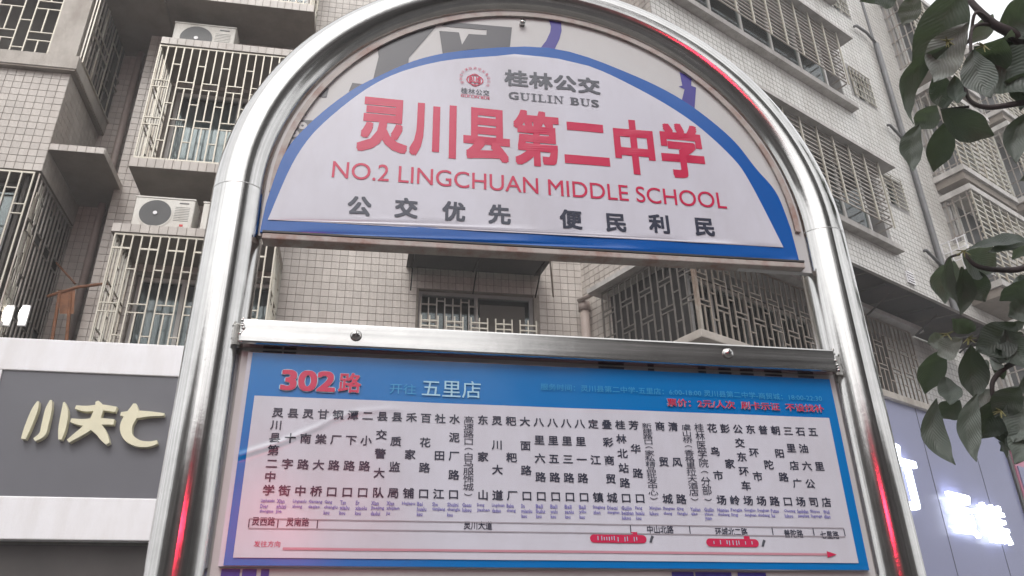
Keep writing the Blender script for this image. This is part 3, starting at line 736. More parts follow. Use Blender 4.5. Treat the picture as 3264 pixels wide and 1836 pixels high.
for i, (px, lab) in enumerate(((20, 'lit tube lamp inside the cage, nearest the left edge of the photo'), (72, 'lit tube lamp inside the cage, second from the left edge of the photo'))):
    t = thing('tube_lamp', lab, 'lamp', 'lit lamps in the left cage')
    a = RP(px - 8, 1025, 9.15); c = RP(px + 8, 975, 9.15)
    m_ = [tuple(np.array(a) + (np.array(c) - np.array(a)) * q) for q in (0, .12, .3, .5, .7, .88, 1)]
    MB().tube(m_, [.008, .026, .036, .038, .034, .022, .006], 12).build('bulb', LAMP_E, t, smooth=True)
    MB().box(a[0] - .04, c[0] + .04, 9.19, 9.22, a[2] - .03, c[2] + .03).build('fitting', FASCIA_W, t)

# ================================================================== SHOP FASCIAS
F2 = Frame((0, 8.88), 0)
fas = thing('shop_fascia', 'white shop fascia with dark grey board and cream brush letters, lower left', 'shop sign')
zt = F2.hit(300, 1088)[1]; zg1 = F2.hit(300, 1190)[1]; zg0 = F2.hit(300, 1585)[1]; zb = F2.hit(300, 1722)[1]
xl = F2.hit(8, 1180)[0]
XE = .9
MB().box(-9, XE, 8.88, 8.98, zg1 + .002, zt).build('top_panel', FASCIA_W, fas, bevel=.01)
MB().box(-9, XE, 8.88, 8.98, zb, zg0 - .002).build('bottom_panel', FASCIA_W, fas, bevel=.01)
MB().box(-9, xl - .003, 8.88, 8.98, zg0 + .0, zg1).build('side_panel', FASCIA_W, fas)
MB().box(xl, XE, 8.90, 8.98, zg0, zg1).build('grey_board', FASCIA_G, fas)
MB().box(-9, XE, 8.981, 8.995, zb, zt).build('backing', FASCIA_W, fas)
def cropL(x, y): return F2.hit(x / 1.8433, 1050 + y / 1.8433, -.02)
def brush(strokes, name, parent):
    for st in strokes:
        pts = [(*cropL(p[0], p[1]), p[2] * .0024) for p in st]
        cp = cat_rom([(p[0], p[1], p[2]) for p in pts], 6)
        L, R_ = [], []
        for i, q in enumerate(cp):
            t = cp[min(i + 1, len(cp) - 1)][:2] - cp[max(i - 1, 0)][:2]; t = t / (np.linalg.norm(t) + 1e-9); nn = np.array([-t[1], t[0]])
            L.append(q[:2] + nn * q[2]); R_.append(q[:2] - nn * q[2])
        yf, yb = 8.83, 8.899
        n = len(L); v = [(p[0], yf, p[1]) for p in L] + [(p[0], yf, p[1]) for p in R_] + [(p[0], yb, p[1]) for p in L] + [(p[0], yb, p[1]) for p in R_]
        f = []
        for i in range(n - 1):
            f += [(i, i + 1, n + i + 1, n + i), (2 * n + i, 3 * n + i, 3 * n + i + 1, 2 * n + i + 1), (i, 2 * n + i, 2 * n + i + 1, i + 1), (n + i, n + i + 1, 3 * n + i + 1, 3 * n + i)]
        f += [(0, n, 3 * n, 2 * n), (n - 1, 3 * n - 1, 4 * n - 1, 2 * n - 1)]
        b = MB(); b.v = v; b.f = f; yield b
def glyph(strokes):
    whole = MB()
    for k, b in enumerate(brush(strokes, '', None)):
        i = len(whole.v); whole.v += [(p[0], p[1] - .0015 * k if p[1] < 8.87 else p[1], p[2]) for p in b.v]; whole.f += [tuple(i + q for q in f) for f in b.f]
    whole.build('letter', GOLD, fas)
glyph([[(237, 435, 4), (215, 490, 13), (175, 590, 13), (150, 655, 9)], [(312, 428, 4), (298, 480, 13), (280, 560, 14), (262, 625, 13), (215, 660, 8)], [(388, 440, 3), (392, 500, 14), (378, 590, 15), (365, 658, 7)]])
glyph([[(455, 468, 8), (520, 478, 13), (600, 470, 13), (692, 482, 12)], [(428, 545, 8), (500, 558, 15), (590, 552, 15), (680, 556, 12)], [(580, 435, 6), (592, 470, 18), (578, 520, 20), (560, 575, 26)],
       [(560, 555, 26), (510, 600, 18), (460, 635, 13), (412, 668, 8)], [(560, 570, 24), (600, 610, 20), (622, 645, 17), (645, 682, 8)]])
glyph([[(718, 508, 8), (790, 512, 18), (880, 508, 12), (972, 512, 6)], [(800, 448, 6), (790, 500, 24), (752, 575, 26), (762, 640, 20), (815, 678, 15), (880, 685, 12), (932, 672, 8)]])
MB().box(F2.hit(662, 1690)[0], F2.hit(700, 1690)[0], 8.868, 8.879, F2.hit(680, 1703)[1], F2.hit(680, 1662)[1]).build('red_mark', REDP, fas)
sh = MB().box(-9, .88, 9.05, 9.6, .3, zb - .02).build('shop_front', mat('shop_dark', (.045, .038, .036), .6, var=.3, scale=2)); sh.parent = apt

FS = Frame(WG.p(0, 0, .30)[:2], WA)
cake = thing('shop_sign', 'lilac grey shop sign with glowing white characters, lower right', 'shop sign')
zt2 = 5.2
MB().fb(FS, 1.4, 6.35, 2.9, zt2, -.15, 0).build('sign_panel', SHOPPANEL, cake)
for a in (2.6, 4.0, 5.4): MB().fb(FS, a - .004, a + .004, 2.9, zt2 - .01, .001, .004).build('panel_joint', BLACK, cake)
MB().fb(FS, 6.35, 6.43, 2.9, zt2 + .02, -.15, .03).build('edge_trim', BLACK, cake)
def lit(txt, c0, c1, m=LETTER_E, flip=False):
    """one raised glowing character between two measured corners (left-top, right-bottom)"""
    a0, z1 = FS.hit(*c0, .06); a1, z0 = FS.hit(*c1, .06)
    v, f = textgeo(txt, 0, 4); lo, hi = v.min(0), v.max(0); q = (v - lo) / (hi - lo) * np.array([a1 - a0, z1 - z0]) + np.array([a0, z0])
    me = bpy.data.meshes.new('letter'); n = len(q); bw = (a1 - a0) * .010
    bm = bmesh.new()
    for k, (ox, oz) in enumerate(((0, 0), (bw, bw), (-bw, bw), (bw, -bw), (-bw, -bw))):
        vs = [bm.verts.new(FS.p(x[0] + ox, x[1] + oz, .09 + k * .0006)) for x in q]
        for g in f:
            try: bm.faces.new([vs[i] for i in g])
            except ValueError: pass
    r = bmesh.ops.extrude_face_region(bm, geom=bm.faces[:]); 
    off = Vector(FS.n) * -.045
    for e in r['geom']:
        if isinstance(e, bmesh.types.BMVert): e.co += off
    bmesh.ops.recalc_face_normals(bm, faces=bm.faces); bm.to_mesh(me); bm.free(); me.materials.append(m)
    return link('letter', me, cake)
lit('竹', (2765, 1395), (2950, 1632)); lit('蛋', (3010, 1566), (3122, 1716)); lit('糕', (3110, 1600), (3224, 1738))
nxt = thing('shop_sign', 'pink edged shop sign at the lower right corner, beyond the lilac sign', 'shop sign')
MB().fb(FS, 6.55, 9.6, 2.9, zt2 - .2, -.15, .0).build('sign_panel', mat('pink_panel', (.45, .16, .24), .4), nxt)
MB().fb(FS, 6.6, 9.6, 3.1, zt2 - .45, .003, .02).build('sign_face', SHOPPANEL, nxt)
sf = MB().fb(WG, 1.4, 9.5, .1, 2.88, .01, .2).build('shop_front', BLACK, wing)

# ================================================================== THE BUS SIGN
bus = thing('bus_stop_sign', 'stainless steel bus stop sign with arched header board and route 302 panel', 'bus stop sign')
TY = 1.28; TR = .0478; AX, AZ, AR = .296, 2.425, .558
def tube_mesh(pts, r, name, k=48):
    pts = [Vector(p) for p in pts]; v = []; f = []; uvs = []; acc = 0
    ring_ = []
    for i, p in enumerate(pts):
        if i: acc += (p - pts[i - 1]).length
        t = (pts[min(i + 1, len(pts) - 1)] - pts[max(i - 1, 0)]).normalized(); a = Vector((0, -1, 0)); b = t.cross(a).normalized()
        ring_.append(acc)
        for j in range(k + 1):
            q = p + (a * math.cos(2 * math.pi * j / k) + b * math.sin(2 * math.pi * j / k)) * r; v.append(tuple(q))
    for i in range(len(pts) - 1):
        for j in range(k): A = i * (k + 1) + j; f.append((A, A + 1, A + k + 2, A + k + 1))
    me = bpy.data.meshes.new(name); me.from_pydata(v, [], f); uv = me.uv_layers.new(name='UVMap')
    for poly in me.polygons:
        for li in poly.loop_indices:
            vi = me.loops[li].vertex_index; uv.data[li].uv = (ring_[vi // (k + 1)], (vi % (k + 1)) / (k + 1) )
    me.polygons.foreach_set('use_smooth', [True] * len(me.polygons)); me.materials.append(STEEL)
    return link(name, me, bus)
arch = [(AX - AR * math.cos(t), TY, AZ + AR * math.sin(t)) for t in np.linspace(0, math.pi, 72)]
tube_mesh([(AX - AR, TY, z) for z in np.linspace(0, AZ - .001, 26)], TR, 'post')
tube_mesh(arch, TR, 'arch_tube')
tube_mesh([(AX + AR, TY, z) for z in np.linspace(0, AZ - .001, 26)], TR, 'post')
for sx in (-1, 1):
    MB().tube([(AX + sx * AR, TY, AZ - .0010), (AX + sx * AR, TY, AZ + .0010)], TR + .0002, 40).build('weld_seam', STEEL_BAR, bus, smooth=True)
    MB().tube([(AX + sx * AR, TY, 0), (AX + sx * AR, TY, .02)], .09, 24).build('base_plate', STEEL_BAR, bus)
ICR = AR - TR                                  # inner radius of the arch opening
def inner_x(z, r=ICR):
    return (AX - r, AX + r) if z <= AZ else (AX - math.sqrt(max(0, r * r - (z - AZ) ** 2)), AX + math.sqrt(max(0, r * r - (z - AZ) ** 2)))
# old board behind, filling the arch
def arch_outline(r, z0, n=48):
    P = [(AX - r, z0)] + [(AX - r * math.cos(t), AZ + r * math.sin(t)) for t in np.linspace(0, math.pi, n)] + [(AX + r, z0)]
    return P
def slab_poly(P, y0, y1, name, m, parent):
    n = len(P); v = [(p[0], y0, p[1]) for p in P] + [(p[0], y1, p[1]) for p in P]
    f = [tuple(range(n)), tuple(range(2 * n - 1, n - 1, -1))] + [(i, n + i, n + (i + 1) % n, (i + 1) % n) for i in range(n)]
    b = MB(); b.v = v; b.f = f; return b.build(name, m, parent)
old = link('old_board', None, bus)
slab_poly(arch_outline(ICR + .006, 2.336), 1.262, 1.274, 'old_sheet', OLD_W, old)
old2 = link('old_board', None, bus)
MB().box(AX - ICR - .006, AX + ICR + .006, 1.2625, 1.274, .75, 2.150).build('old_sheet', OLD_W, old2)
def wave(x, z, amp=1.0):
    """the film on the boards is not quite flat"""
    return amp * (.0011 * math.sin(9 * x + 4 * z + 1) * math.sin(7 * z - 2 * x) + .0005 * math.sin(31 * x + 13 * z))
# crease that runs through the lower film
CREASE = [S(690, 1478), S(760, 1452), S(900, 1408), S(1010, 1362), S(1060, 1335), S(1140, 1312), S(1240, 1302), S(1300, 1306)]
CW = [.5, 1.0, 1.0, .8, .6, .55, .4, .05]
def crease(x, z):
    best = 0
    for i in range(len(CREASE) - 1):
        a, c = np.array(CREASE[i]), np.array(CREASE[i + 1]); d = c - a; t = max(0, min(1, ((x - a[0]) * d[0] + (z - a[1]) * d[1]) / (d @ d)))
        q = a + d * t; r = math.hypot(x - q[0], z - q[1]); best = max(best, (CW[i] * (1 - t) + CW[i + 1] * t) * math.exp(-(r / .0038) ** 2))
    return best * .0017
def flat(fl, name, m, parent, y, fn=wave, sub=0):
    me = bpy.data.meshes.new(name)
    bm = bmesh.new(); vs = [bm.verts.new((p[0], p[2], p[1])) for p in fl.v]
    for g in fl.f:
        try: bm.faces.new([vs[i] for i in g])
        except ValueError: pass
    for f_ in bm.faces:
        if f_.normal.length == 0: f_.normal_update()
        if f_.normal.y > 0: f_.normal_flip()
    for v_ in bm.verts: v_.co.y = y + v_.co.y - fn(v_.co.x, v_.co.z)
    bm.to_mesh(me); bm.free(); me.materials.append(m); return link(name, me, parent)
def sheet_grid(P, step, name, m, parent, y, fn):
    """fills a convex-in-z outline with a grid so that the film can undulate"""
    P = [np.array(p) for p in P]; zs = np.arange(min(p[1] for p in P), max(p[1] for p in P) + 1e-9, step); zs = np.append(zs, max(p[1] for p in P) - 1e-5)
    fl = Flat(); rows = []
    for z in zs:
        xs = []
        for i in range(len(P)):
            a, c = P[i], P[(i + 1) % len(P)]
            if (a[1] - z) * (c[1] - z) <= 0 and abs(a[1] - c[1]) > 1e-9: xs.append(a[0] + (c[0] - a[0]) * (z - a[1]) / (c[1] - a[1]))
        if len(xs) < 2: continue
        rows.append((z, min(xs), max(xs)))
    K = int((max(r[2] for r in rows) - min(r[1] for r in rows)) / step)
    v = [(r[1] + (r[2] - r[1]) * k / K, r[0]) for r in rows for k in range(K + 1)]
    f = [(i * (K + 1) + k, i * (K + 1) + k + 1, (i + 1) * (K + 1) + k + 1, (i + 1) * (K + 1) + k) for i in range(len(rows) - 1) for k in range(K)]
    me = bpy.data.meshes.new(name); me.from_pydata([(p[0], y - fn(p[0], p[1]), p[1]) for p in v], [], f); me.materials.append(m)
    me.polygons.foreach_set('use_smooth', [True] * len(me.polygons))
    return link(name, me, parent)
# --- old lettering still showing round the edge of the header
def c1(x, y): return S(800 + x / 2.862, y / 2.862, -.012)
def c2(x, y): return S(1600 + x / 2.342, y / 2.342, -.012)
nowave = lambda x, z: 0
og = Flat()
og.poly([c1(*p) for p in ((1150, 430), (1700, 215), (1680, 255), (1440, 530), (1436, 580), (1110, 740), (1140, 620), (1165, 520))])
og.poly([c1(*p) for p in ((1790, 200), (2380, 252), (2360, 450), (2000, 450), (1750, 500), (1718, 285), (1897, 297), (1925, 410), (1985, 312), (2147, 322), (2150, 275), (1735, 240))])
og.poly([c1(*p) for p in ((570, 885), (645, 795), (712, 805), (690, 890))]); og.poly([c1(*p) for p in ((890, 840), (925, 758), (1060, 775))])
og.poly([c1(*p) for p in ((440, 1060), (520, 925), (545, 925), (500, 1058))]); og.poly([c1(*p) for p in ((400, 1095), (565, 1100), (470, 1220), (360, 1400), (250, 1430))])
for k in range(len(og.f)): q = Flat(); q.poly([og.v[i][:2] for i in og.f[k]]); flat(q, 'old_lettering', OLD_G, old, 1.2612, nowave)
ow = Flat()
for (x, y, r) in ((470, 1150, 17), (395, 1220, 17), (355, 1290, 14)):
    v, f = ring(*c1(x, y), r * .0005, r * .0005, r * .00035, 16); ow.raw(v, f)
flat(ow, 'old_lettering', OLD_W, old, 1.2606, nowave)
op = Flat()
op.poly([c2(*p) for p in ((350, 150), (440, 150), (445, 230), (430, 290), (390, 375), (280, 370), (330, 305), (360, 240), (365, 200))])
op.poly([c2(*p) for p in ((1325, 540), (1415, 580), (1412, 642), (1448, 655), (1436, 830), (1340, 760), (1362, 668), (1318, 648), (1345, 640))])
for k in range(len(op.f)): q = Flat(); q.poly([op.v[i][:2] for i in op.f[k]]); flat(q, 'old_lettering', OLD_P, old, 1.2612, nowave)
# --- header film
hdr = link('header_board', None, bus)
def p1(x, y): return S(800 + x / 2.862, y / 2.862)
def p2(x, y): return S(1600 + x / 2.342, y / 2.342)
zb0 = 2.339
BL = [(-.2155, zb0), (-.2125, 2.395)] + [p1(300, 1400), p1(520, 1130), p1(820, 880), p1(1110, 710), p1(1600, 510), p1(2300, 420), p2(480, 370), p2(950, 540), p2(1350, 740), p2(1700, 1010), p2(1900, 1250)] + [(.7645, 2.51), (.780, 2.43), (.7845, 2.354)]
top = cat_rom(BL[1:-1], 7)
blue_out = [BL[0]] + [tuple(q) for q in top] + [BL[-1]]
slab_poly(blue_out, 1.2552, 1.2600, 'board', P_BLUE, hdr)
sheet_grid(blue_out, .010, 'blue_border', P_BLUE, hdr, 1.2534, wave)
WLp = [S(853, 697)] + [p1(410, 1430), p1(700, 1080), p1(1200, 720), p1(1700, 560), p1(2300, 500), p2(150, 405), p2(600, 470), p2(1000, 650), p2(1400, 890), p2(1700, 1150), p2(1850, 1350)] + [S(2500, 787)]
wt = [tuple(q) for q in cat_rom(WLp, 7)]
sheet_grid(wt, .010, 'white_field', P_WHITE, hdr, 1.2519, wave)
def text(parent, name, m, y, items, fn=wave, **kw):
    fl = Flat()
    for it in items: fl.put(*it, **kw)
    return flat(fl, name, m, parent, y, fn)
Y1, Y2 = 1.2510, 1.2504
def R(lx, ty, rx, by, lx2=None): 
    """world rectangle from pixel: left x at mid, top y, right x, bottom y, all at the middle"""
    a = S(lx, (ty + by) / 2); 
    return a
def span(lp_top, lp_bot, rp_top, rp_bot):
    a, b, c, d = S(*lp_top), S(*lp_bot), S(*rp_top), S(*rp_bot)
    return (a[0] + b[0]) / 2, (c[0] + d[0]) / 2, (b[1] + d[1]) / 2, (a[1] + c[1]) / 2
x0, x1, z0, z1 = span((1153, 318), (1125, 492), (2243, 388), (2243, 556))
ft = Flat(); W_ = (x1 - x0); cw_ = W_ / 7.28
for i, ch_ in enumerate('灵川县第二中学'):
    a = x0 + i * (W_ - cw_) / 6
    flat(Flat().put(ch_, a, a + cw_, z0 - .002, z1 + .002, bold=.046, em=True), 'station_character', P_RED, hdr, Y1)
x0, x1, z0, z1 = span((1061, 528), (1055, 578), (2312, 600), (2312, 652))
text(hdr, 'english_name', P_RED, Y1, [('NO.2 LINGCHUAN MIDDLE SCHOOL', x0, x1, z0, z1)], res=5, bold=.004)
fs_ = Flat()
for ch_, px, py in zip('公交优先便民利民', (904, 1022, 1142, 1257, 1437, 1550, 1660, 1773), (517, 523, 531, 538, 550, 558, 562, 569)):
    c = S(px * 1.267, py * 1.267); h = .0215; flat(Flat().put(ch_, c[0] - h, c[0] + h, c[1] - h, c[1] + h, bold=.042, em=True), 'slogan_character', P_DARK, hdr, Y1)
x0, x1, z0, z1 = span((1610, 224), (1607, 273), (1914, 246), (1914, 296))
fg = Flat()
for i, ch_ in enumerate('桂林公交'):
    w_ = (x1 - x0) / 4.1; flat(Flat().put(ch_, x0 + i * (x1 - x0 - w_) / 3, x0 + i * (x1 - x0 - w_) / 3 + w_, z0 - .001, z1 + .001, bold=.042, em=True), 'company_character', P_GREY, hdr, Y1)
# GUILIN BUS in a slab-serif cut
x0, x1, z0, z1 = span((1622, 293), (1622, 317), (1909, 314), (1909, 337))
gs = Flat(); H = z1 - z0; wl = {'G': .8, 'U': .82, 'I': .42, 'L': .66, 'N': .84, ' ': .3, 'B': .74, 'S': .62}
tot = sum(wl[c] for c in 'GUILIN BUS') + .1 * 9; u = (x1 - x0) / tot; cx_ = x0
def rz(a, b, c, d): gs.rect(cx_ + a * u, cx_ + b * u, z0 + c * H, z0 + d * H)
for c in 'GUILIN BUS':
    w_ = wl[c]
    if c in 'GS': gs.put(c, cx_, cx_ + w_ * u, z0, z1, bold=.03)
    elif c == 'I': rz(.12, .30, .09, .91); rz(0, w_, 0, .085); rz(0, w_, .915, 1)
    elif c == 'L': rz(.10, .28, .09, .91); rz(0, w_, 0, .085); rz(0, .4, .915, 1); rz(w_ - .06, w_, .09, .3)
    elif c == 'U': 
        rz(.10, .28, .3, .91); rz(.62, .70, .3, .91); rz(0, .4, .915, 1); rz(.52, w_, .915, 1)
        v, f = ring(cx_ + .40 * u, z0 + .295 * H, .30 * u, .295 * H, .0, 14, math.pi, 2 * math.pi)
        v2 = [p if i % 2 == 0 else (cx_ + .44 * u + (p[0] - cx_ - .40 * u) * .58, z0 + .295 * H + (p[1] - z0 - .295 * H) * .62) for i, p in enumerate(v)]; gs.raw(v2, f)
    elif c == 'N': rz(.10, .18, .09, .91); rz(.62, .70, .0, .91); rz(0, .28, 0, .085); rz(.5, w_, .915, 1); gs.poly([(cx_ + .0 * u, z1), (cx_ + .26 * u, z1), (cx_ + .61 * u, z0 + .22 * H), (cx_ + .61 * u, z0), (cx_ + .185 * u, z0 + .80 * H)])
    elif c == 'B':
        rz(.08, .26, .09, .91); gs.put('B', cx_ + .2 * u, cx_ + w_ * u, z0, z1, bold=.02); rz(0, .19, 0, .085); rz(0, .19, .915, 1)
    cx_ += (w_ + .1) * u
flat(gs, 'company_name_latin', P_GREY, hdr, Y1)
# round company emblem
cx0, cz0 = S(1514, 254); lg = Flat()
v, f = ring(cx0, cz0, .0172, .0135, .0020); lg.raw(v, f); v, f = ring(cx0, cz0, .0118, .0164, .0018); lg.raw([(p[0], p[1]) for p in v], f)
emb = flat(lg, 'emblem', P_RED, hdr, Y1)
lb = Flat()
for i, ch_ in enumerate('BUS'): lb.put(ch_, cx0 - .0115 + i * .008, cx0 - .0115 + i * .008 + .0072, cz0 - .0085 - (0 if i == 1 else -.001), cz0 + .0085 - (0 if i == 1 else .001), bold=.045)
ringt = '桂林市交通投资控股集团公司'
for i, ch_ in enumerate(ringt):
    a = math.radians(205 - i * 230 / (len(ringt) - 1)); r = .0285
    v, f = textgeo(ch_, .0, 2); q = (v - np.array([.5, .38])) * .0072; ca, sa = math.cos(a - math.pi / 2), math.sin(a - math.pi / 2)
    lb.raw([(cx0 + r * math.cos(a) + p[0] * ca - p[1] * sa, cz0 + .002 + r * math.sin(a) + p[0] * sa + p[1] * ca) for p in q], f)
flat(lb, 'emblem_lettering', P_RED, hdr, Y2)
le = Flat(); x0, x1, z0, z1 = span((1469, 278), (1469, 298), (1561, 285), (1561, 304))
for i, ch_ in enumerate('桂林公交'): w_ = (x1 - x0) / 4.2; le.put(ch_, x0 + i * (x1 - x0 - w_) / 3, x0 + i * (x1 - x0 - w_) / 3 + w_, z0, z1, bold=.012, em=True)
flat(le, 'emblem_name', P_GREY, hdr, Y1)
lf = Flat(); lf.rect(x0, x1, z0 - .0025, z0 - .0015); lf.put('GUI LIN BUS', x0, x1, z0 - .0085, z0 - .0035, bold=.02); flat(lf, 'emblem_latin', P_RED, hdr, Y1)
# trims: dirty white strip inside the arch, rail under the header
tv = MB(); n = 60; A = [(AX - (ICR - .004) * math.cos(t), AZ + (ICR - .004) * math.sin(t)) for t in np.linspace(0.0, math.pi, n)]; B_ = [(AX - (ICR - .015) * math.cos(t), AZ + (ICR - .015) * math.sin(t)) for t in np.linspace(0.0, math.pi, n)]
for i in range(n - 1):
    tv.hexa([(A[i][0], 1.256, A[i][1]), (A[i + 1][0], 1.256, A[i + 1][1]), (A[i + 1][0], 1.2612, A[i + 1][1]), (A[i][0], 1.2612, A[i][1]), (B_[i][0], 1.256, B_[i][1]), (B_[i + 1][0], 1.256, B_[i + 1][1]), (B_[i + 1][0], 1.2612, B_[i + 1][1]), (B_[i][0], 1.2612, B_[i][1])])
tv.build('arch_trim', STEEL_W, bus)
rail = link('header_rail', None, bus)
def sbox(y0, y1, z0, z1, up=.0155):      # the rail climbs a little to the right
    a, c = AX - ICR + .004, AX + ICR - .016
    return MB().hexa([(a, y0, z0), (c, y0, z0 + up), (c, y1, z0 + up), (a, y1, z0), (a, y0, z1), (c, y0, z1 + up), (c, y1, z1 + up), (a, y1, z1)])
sbox(1.2475, 1.2755, 2.3225, 2.3345).build('channel', STEEL_W, rail, bevel=.002)
sbox(1.2465, 1.2505, 2.3348, 2.3385).build('lip', BLACK, rail)
for k in range(2):
    c = S(*((1667, 62), (1965, 668 * 1.267))[k]) if k == 0 else (0.2, 2.333)
sc0 = S(1667, 66)
MB().tube([(sc0[0], 1.25, sc0[1]), (sc0[0], 1.262, sc0[1])], .006, 12).build('rivet', STEEL_BAR, bus, smooth=True)
# box-section crossbar with cross-head screws
bar = link('crossbar', None, bus)
MB().box(-.222, .806, 1.235, 1.260, 2.1235, 2.166).build('box_section', STEEL_BAR, bar, bevel=.004)
for px, py in ((1135, 1070), (2320, 1127)):
    a, z = SG.hit(px, py, .015); b = MB(); prof = [(0, .0095), (.0015, .0095), (.004, .0085), (.0062, .0058), (.0072, .0)]
    v = []; f = []; k = 24
    for (h, r) in prof:
        for j in range(k): v.append((a + max(r, .0003) * math.cos(2 * math.pi * j / k), 1.235 - h, z + max(r, .0003) * math.sin(2 * math.pi * j / k)))
    for i in range(len(prof) - 1):
        for j in range(k): f.append((i * k + j, i * k + (j + 1) % k, (i + 1) * k + (j + 1) % k, (i + 1) * k + j))
    b.v = v; b.f = f; b.build('screw_head', STEEL_BAR, bar, smooth=True)
    MB().box(a - .0042, a + .0042, 1.2268, 1.2282, z - .0009, z + .0009).box(a - .0009, a + .0009, 1.2266, 1.2281, z - .0042, z + .0042).build('screw_slot', BLACK, bar)
wz = random.Random(5)
for sx, xx in ((-1, -.2185), (1, .8025)):
    b = MB()
    for k in range(10):
        z = 2.124 + k * .0045; m0 = (xx + wz.uniform(-.002, .002), 1.2365 + wz.uniform(-.002, .003), z); b.tube([m0, (m0[0] + .002, m0[1], m0[2] + .004)], [.0032, .0026], 6)
    b.build('weld_bead', STEEL_BAR, bar, smooth=True)
# --- route panel
rt = link('route_panel', None, bus)
PX0, PX1 = -.2065, .796; PZ0, PZ1 = 1.7885, 2.116
MB().box(PX0, PX1, 1.2552, 1.2618, PZ0, PZ1).build('board', P_WHITE, rt)
wave2 = lambda x, z: wave(x, z, .8) + crease(x, z)
gx = [( PX0 + .007, PZ0 + .001), (PX0 + .007, PZ1 - .001), (PX1 - .001, PZ1 - .001), (PX1 - .001, PZ0 + .001)]
sheet_grid(gx, .0035, 'blue_border', P_BLUE2, rt, 1.2534, wave2)
wl_, wt_ = S(812, 1261)[0], (S(812, 1261)[1] + S(2648, 1330)[1]) / 2; wr_ = .778; wb_ = 1.8
sheet_grid([(-.1875, wb_), (-.1875, wt_), (wr_, wt_), (wr_, wb_)], .0035, 'white_field', P_WHITE, rt, 1.2522, wave2)
YA, YC = 1.25135, 1.2507
def tr(name, m, y, txt, lt, lb_, rtp, rb, bold=0, res=3, grow=0, keep=False):
    x0, x1, z0, z1 = span(lt, lb_, rtp, rb); return flat(Flat().put(txt, x0, x1, z0, z1, bold=bold, res=res, grow=grow), name, m, rt, y, wave2)
a = ((900, 1179), (893, 1243), (1152, 1190), (1150, 1250))
for tx_, a, bo in (('302', ((900, 1179), (893, 1243), (1070, 1184), (1066, 1248)), .038), ('路', ((1081, 1187), (1078, 1250), (1152, 1190), (1150, 1252)), .028)):
    tr('route_number_outline', P_PALE, YA, tx_, *a, bold=bo, grow=.03, res=5); tr('route_number', P_RED, YC, tx_, *a, bold=bo, res=5)
tr('destination_prefix', P_PALE2, YA, '开往', (1243, 1221), (1241, 1254), (1327, 1224), (1327, 1256)); tr('destination', P_PALE, YA, '五里店', (1347, 1208), (1344, 1262), (1533, 1214), (1533, 1268), bold=.006)
tr('service_hours', P_PALE2, YA, '服务时间：灵川县第二中学-五里店：6:00-18:00 灵川县第二中学-商贸城：18:00-22:30', (1724, 1219), (1724, 1241), (2621, 1260), (2621, 1279), bold=.006, res=2)
a = ((2128, 1268), (2126, 1294), (2626, 1291), (2628, 1314))
tr('fare_outline', P_PALE, YA, '票价：2元/人次  刷卡示证  不设找补', *a, bold=.016, grow=.035); tr('fare', P_RED, YC, '票价：2元/人次  刷卡示证  不设找补', *a, bold=.016)
stops = '''灵川县第二中学 Lingchuanxian Dier zhongxue|县十字街 Xian shizi jie|灵南路中 Lingnanlu zhong|甘棠大桥 Gantang daqiao|钢厂路口 Gang changlu kou|潭下路口 Tan xialu kou|二小路口 Er xiaolu kou|县交警大队 Xian jiaojing dadui|县质监局 Xian zhijian ju|禾家铺 Hejiapu|百花路口 Bai hualu kou|社田江 She tianjiang|水泥厂路口 Shuini changlu kou|高速路口（白马服饰城） Gaosu lukou|东家山 Dong jiashan|灵川大道 Lingchuan dadao|粑粑厂 Baba chang|大面路口 Da mianlu kou|八里六路口 Bali liulu kou|八里五路口 Bali wulu kou|八里三路口 Bali sanlu kou|八里一路口 Bali yilu kou|定江镇 Dingjiang zhen|叠彩商贸城 Diecai shangmao|桂林北站路口 Guilin beizhan lukou|芳华路口 Fang hualu kou|新建路口（家私精品批发中心） Xinjian lukou|商贸城 Shangmao cheng|清风路 Qing fenglu|虞山桥（香格里拉大酒店） Yushan qiao|桂林医学院（分部） Guilin yixue yuan|花鸟市场 Huaniao shichang|彭家岭 Pengjia ling|公交东环车场 Gongjiao donghuan|东环市场 Donghuan shichang|普陀路 Putuo lu|朝阳路口 Chaoyang lukou|三里店广场 Sanlidian guangchang|石油六公司 Shiyou liugongsi|五里店 Wuli dian'''.split('|')
xs0, xs1 = S(886, 1311)[0], S(2593, 1378)[0]; zt0 = (S(886, 1311)[1] + S(2593, 1378)[1]) / 2; zb1 = (S(854, 1554)[1] + S(2640, 1607)[1]) / 2
n = len(stops)
for i, st in enumerate(stops):
    parts = st.split(' '); nm = parts[0]; x = xs0 + (xs1 - xs0) * i / (n - 1); fl = Flat(); L = len(nm); hh = min(.0082, (zt0 - zb1) / (L - 1) * .53)
    for k, c in enumerate(nm):
        z = zt0 + (zb1 - zt0) * k / (L - 1)
        if c in '（）': 
            v, f = textgeo(c, .01, 2); lo = v.min(0); hi = v.max(0); q = (v - (lo + hi) / 2); fl.raw([(x + p[1] * .012 * 1.1, z + (-p[0] if c == '（' else -p[0]) * .012) for p in q], f)
        else: fl.put(c, x - .0088, x + .0088, z - hh, z + hh, bold=.026 if L < 8 else .004, em=True, res=2)
    flat(fl, 'stop_name', P_DARK, rt, YA, wave2)
    fp = Flat(); zz = (S(886, 1586)[1] + S(2593, 1630)[1]) / 2
    for k, w_ in enumerate(parts[1:]):
        wd_ = .0028 * len(w_)
        fp.put(w_, x - .0092, x - .0092 + min(wd_, .0195), zz + .001 - .0076 * k - .0066, zz + .001 - .0076 * k - .0004, bold=.03, res=1)
    setp(flat(fp, 'stop_name_latin', P_PURP, rt, YA, wave2), kind='stuff')
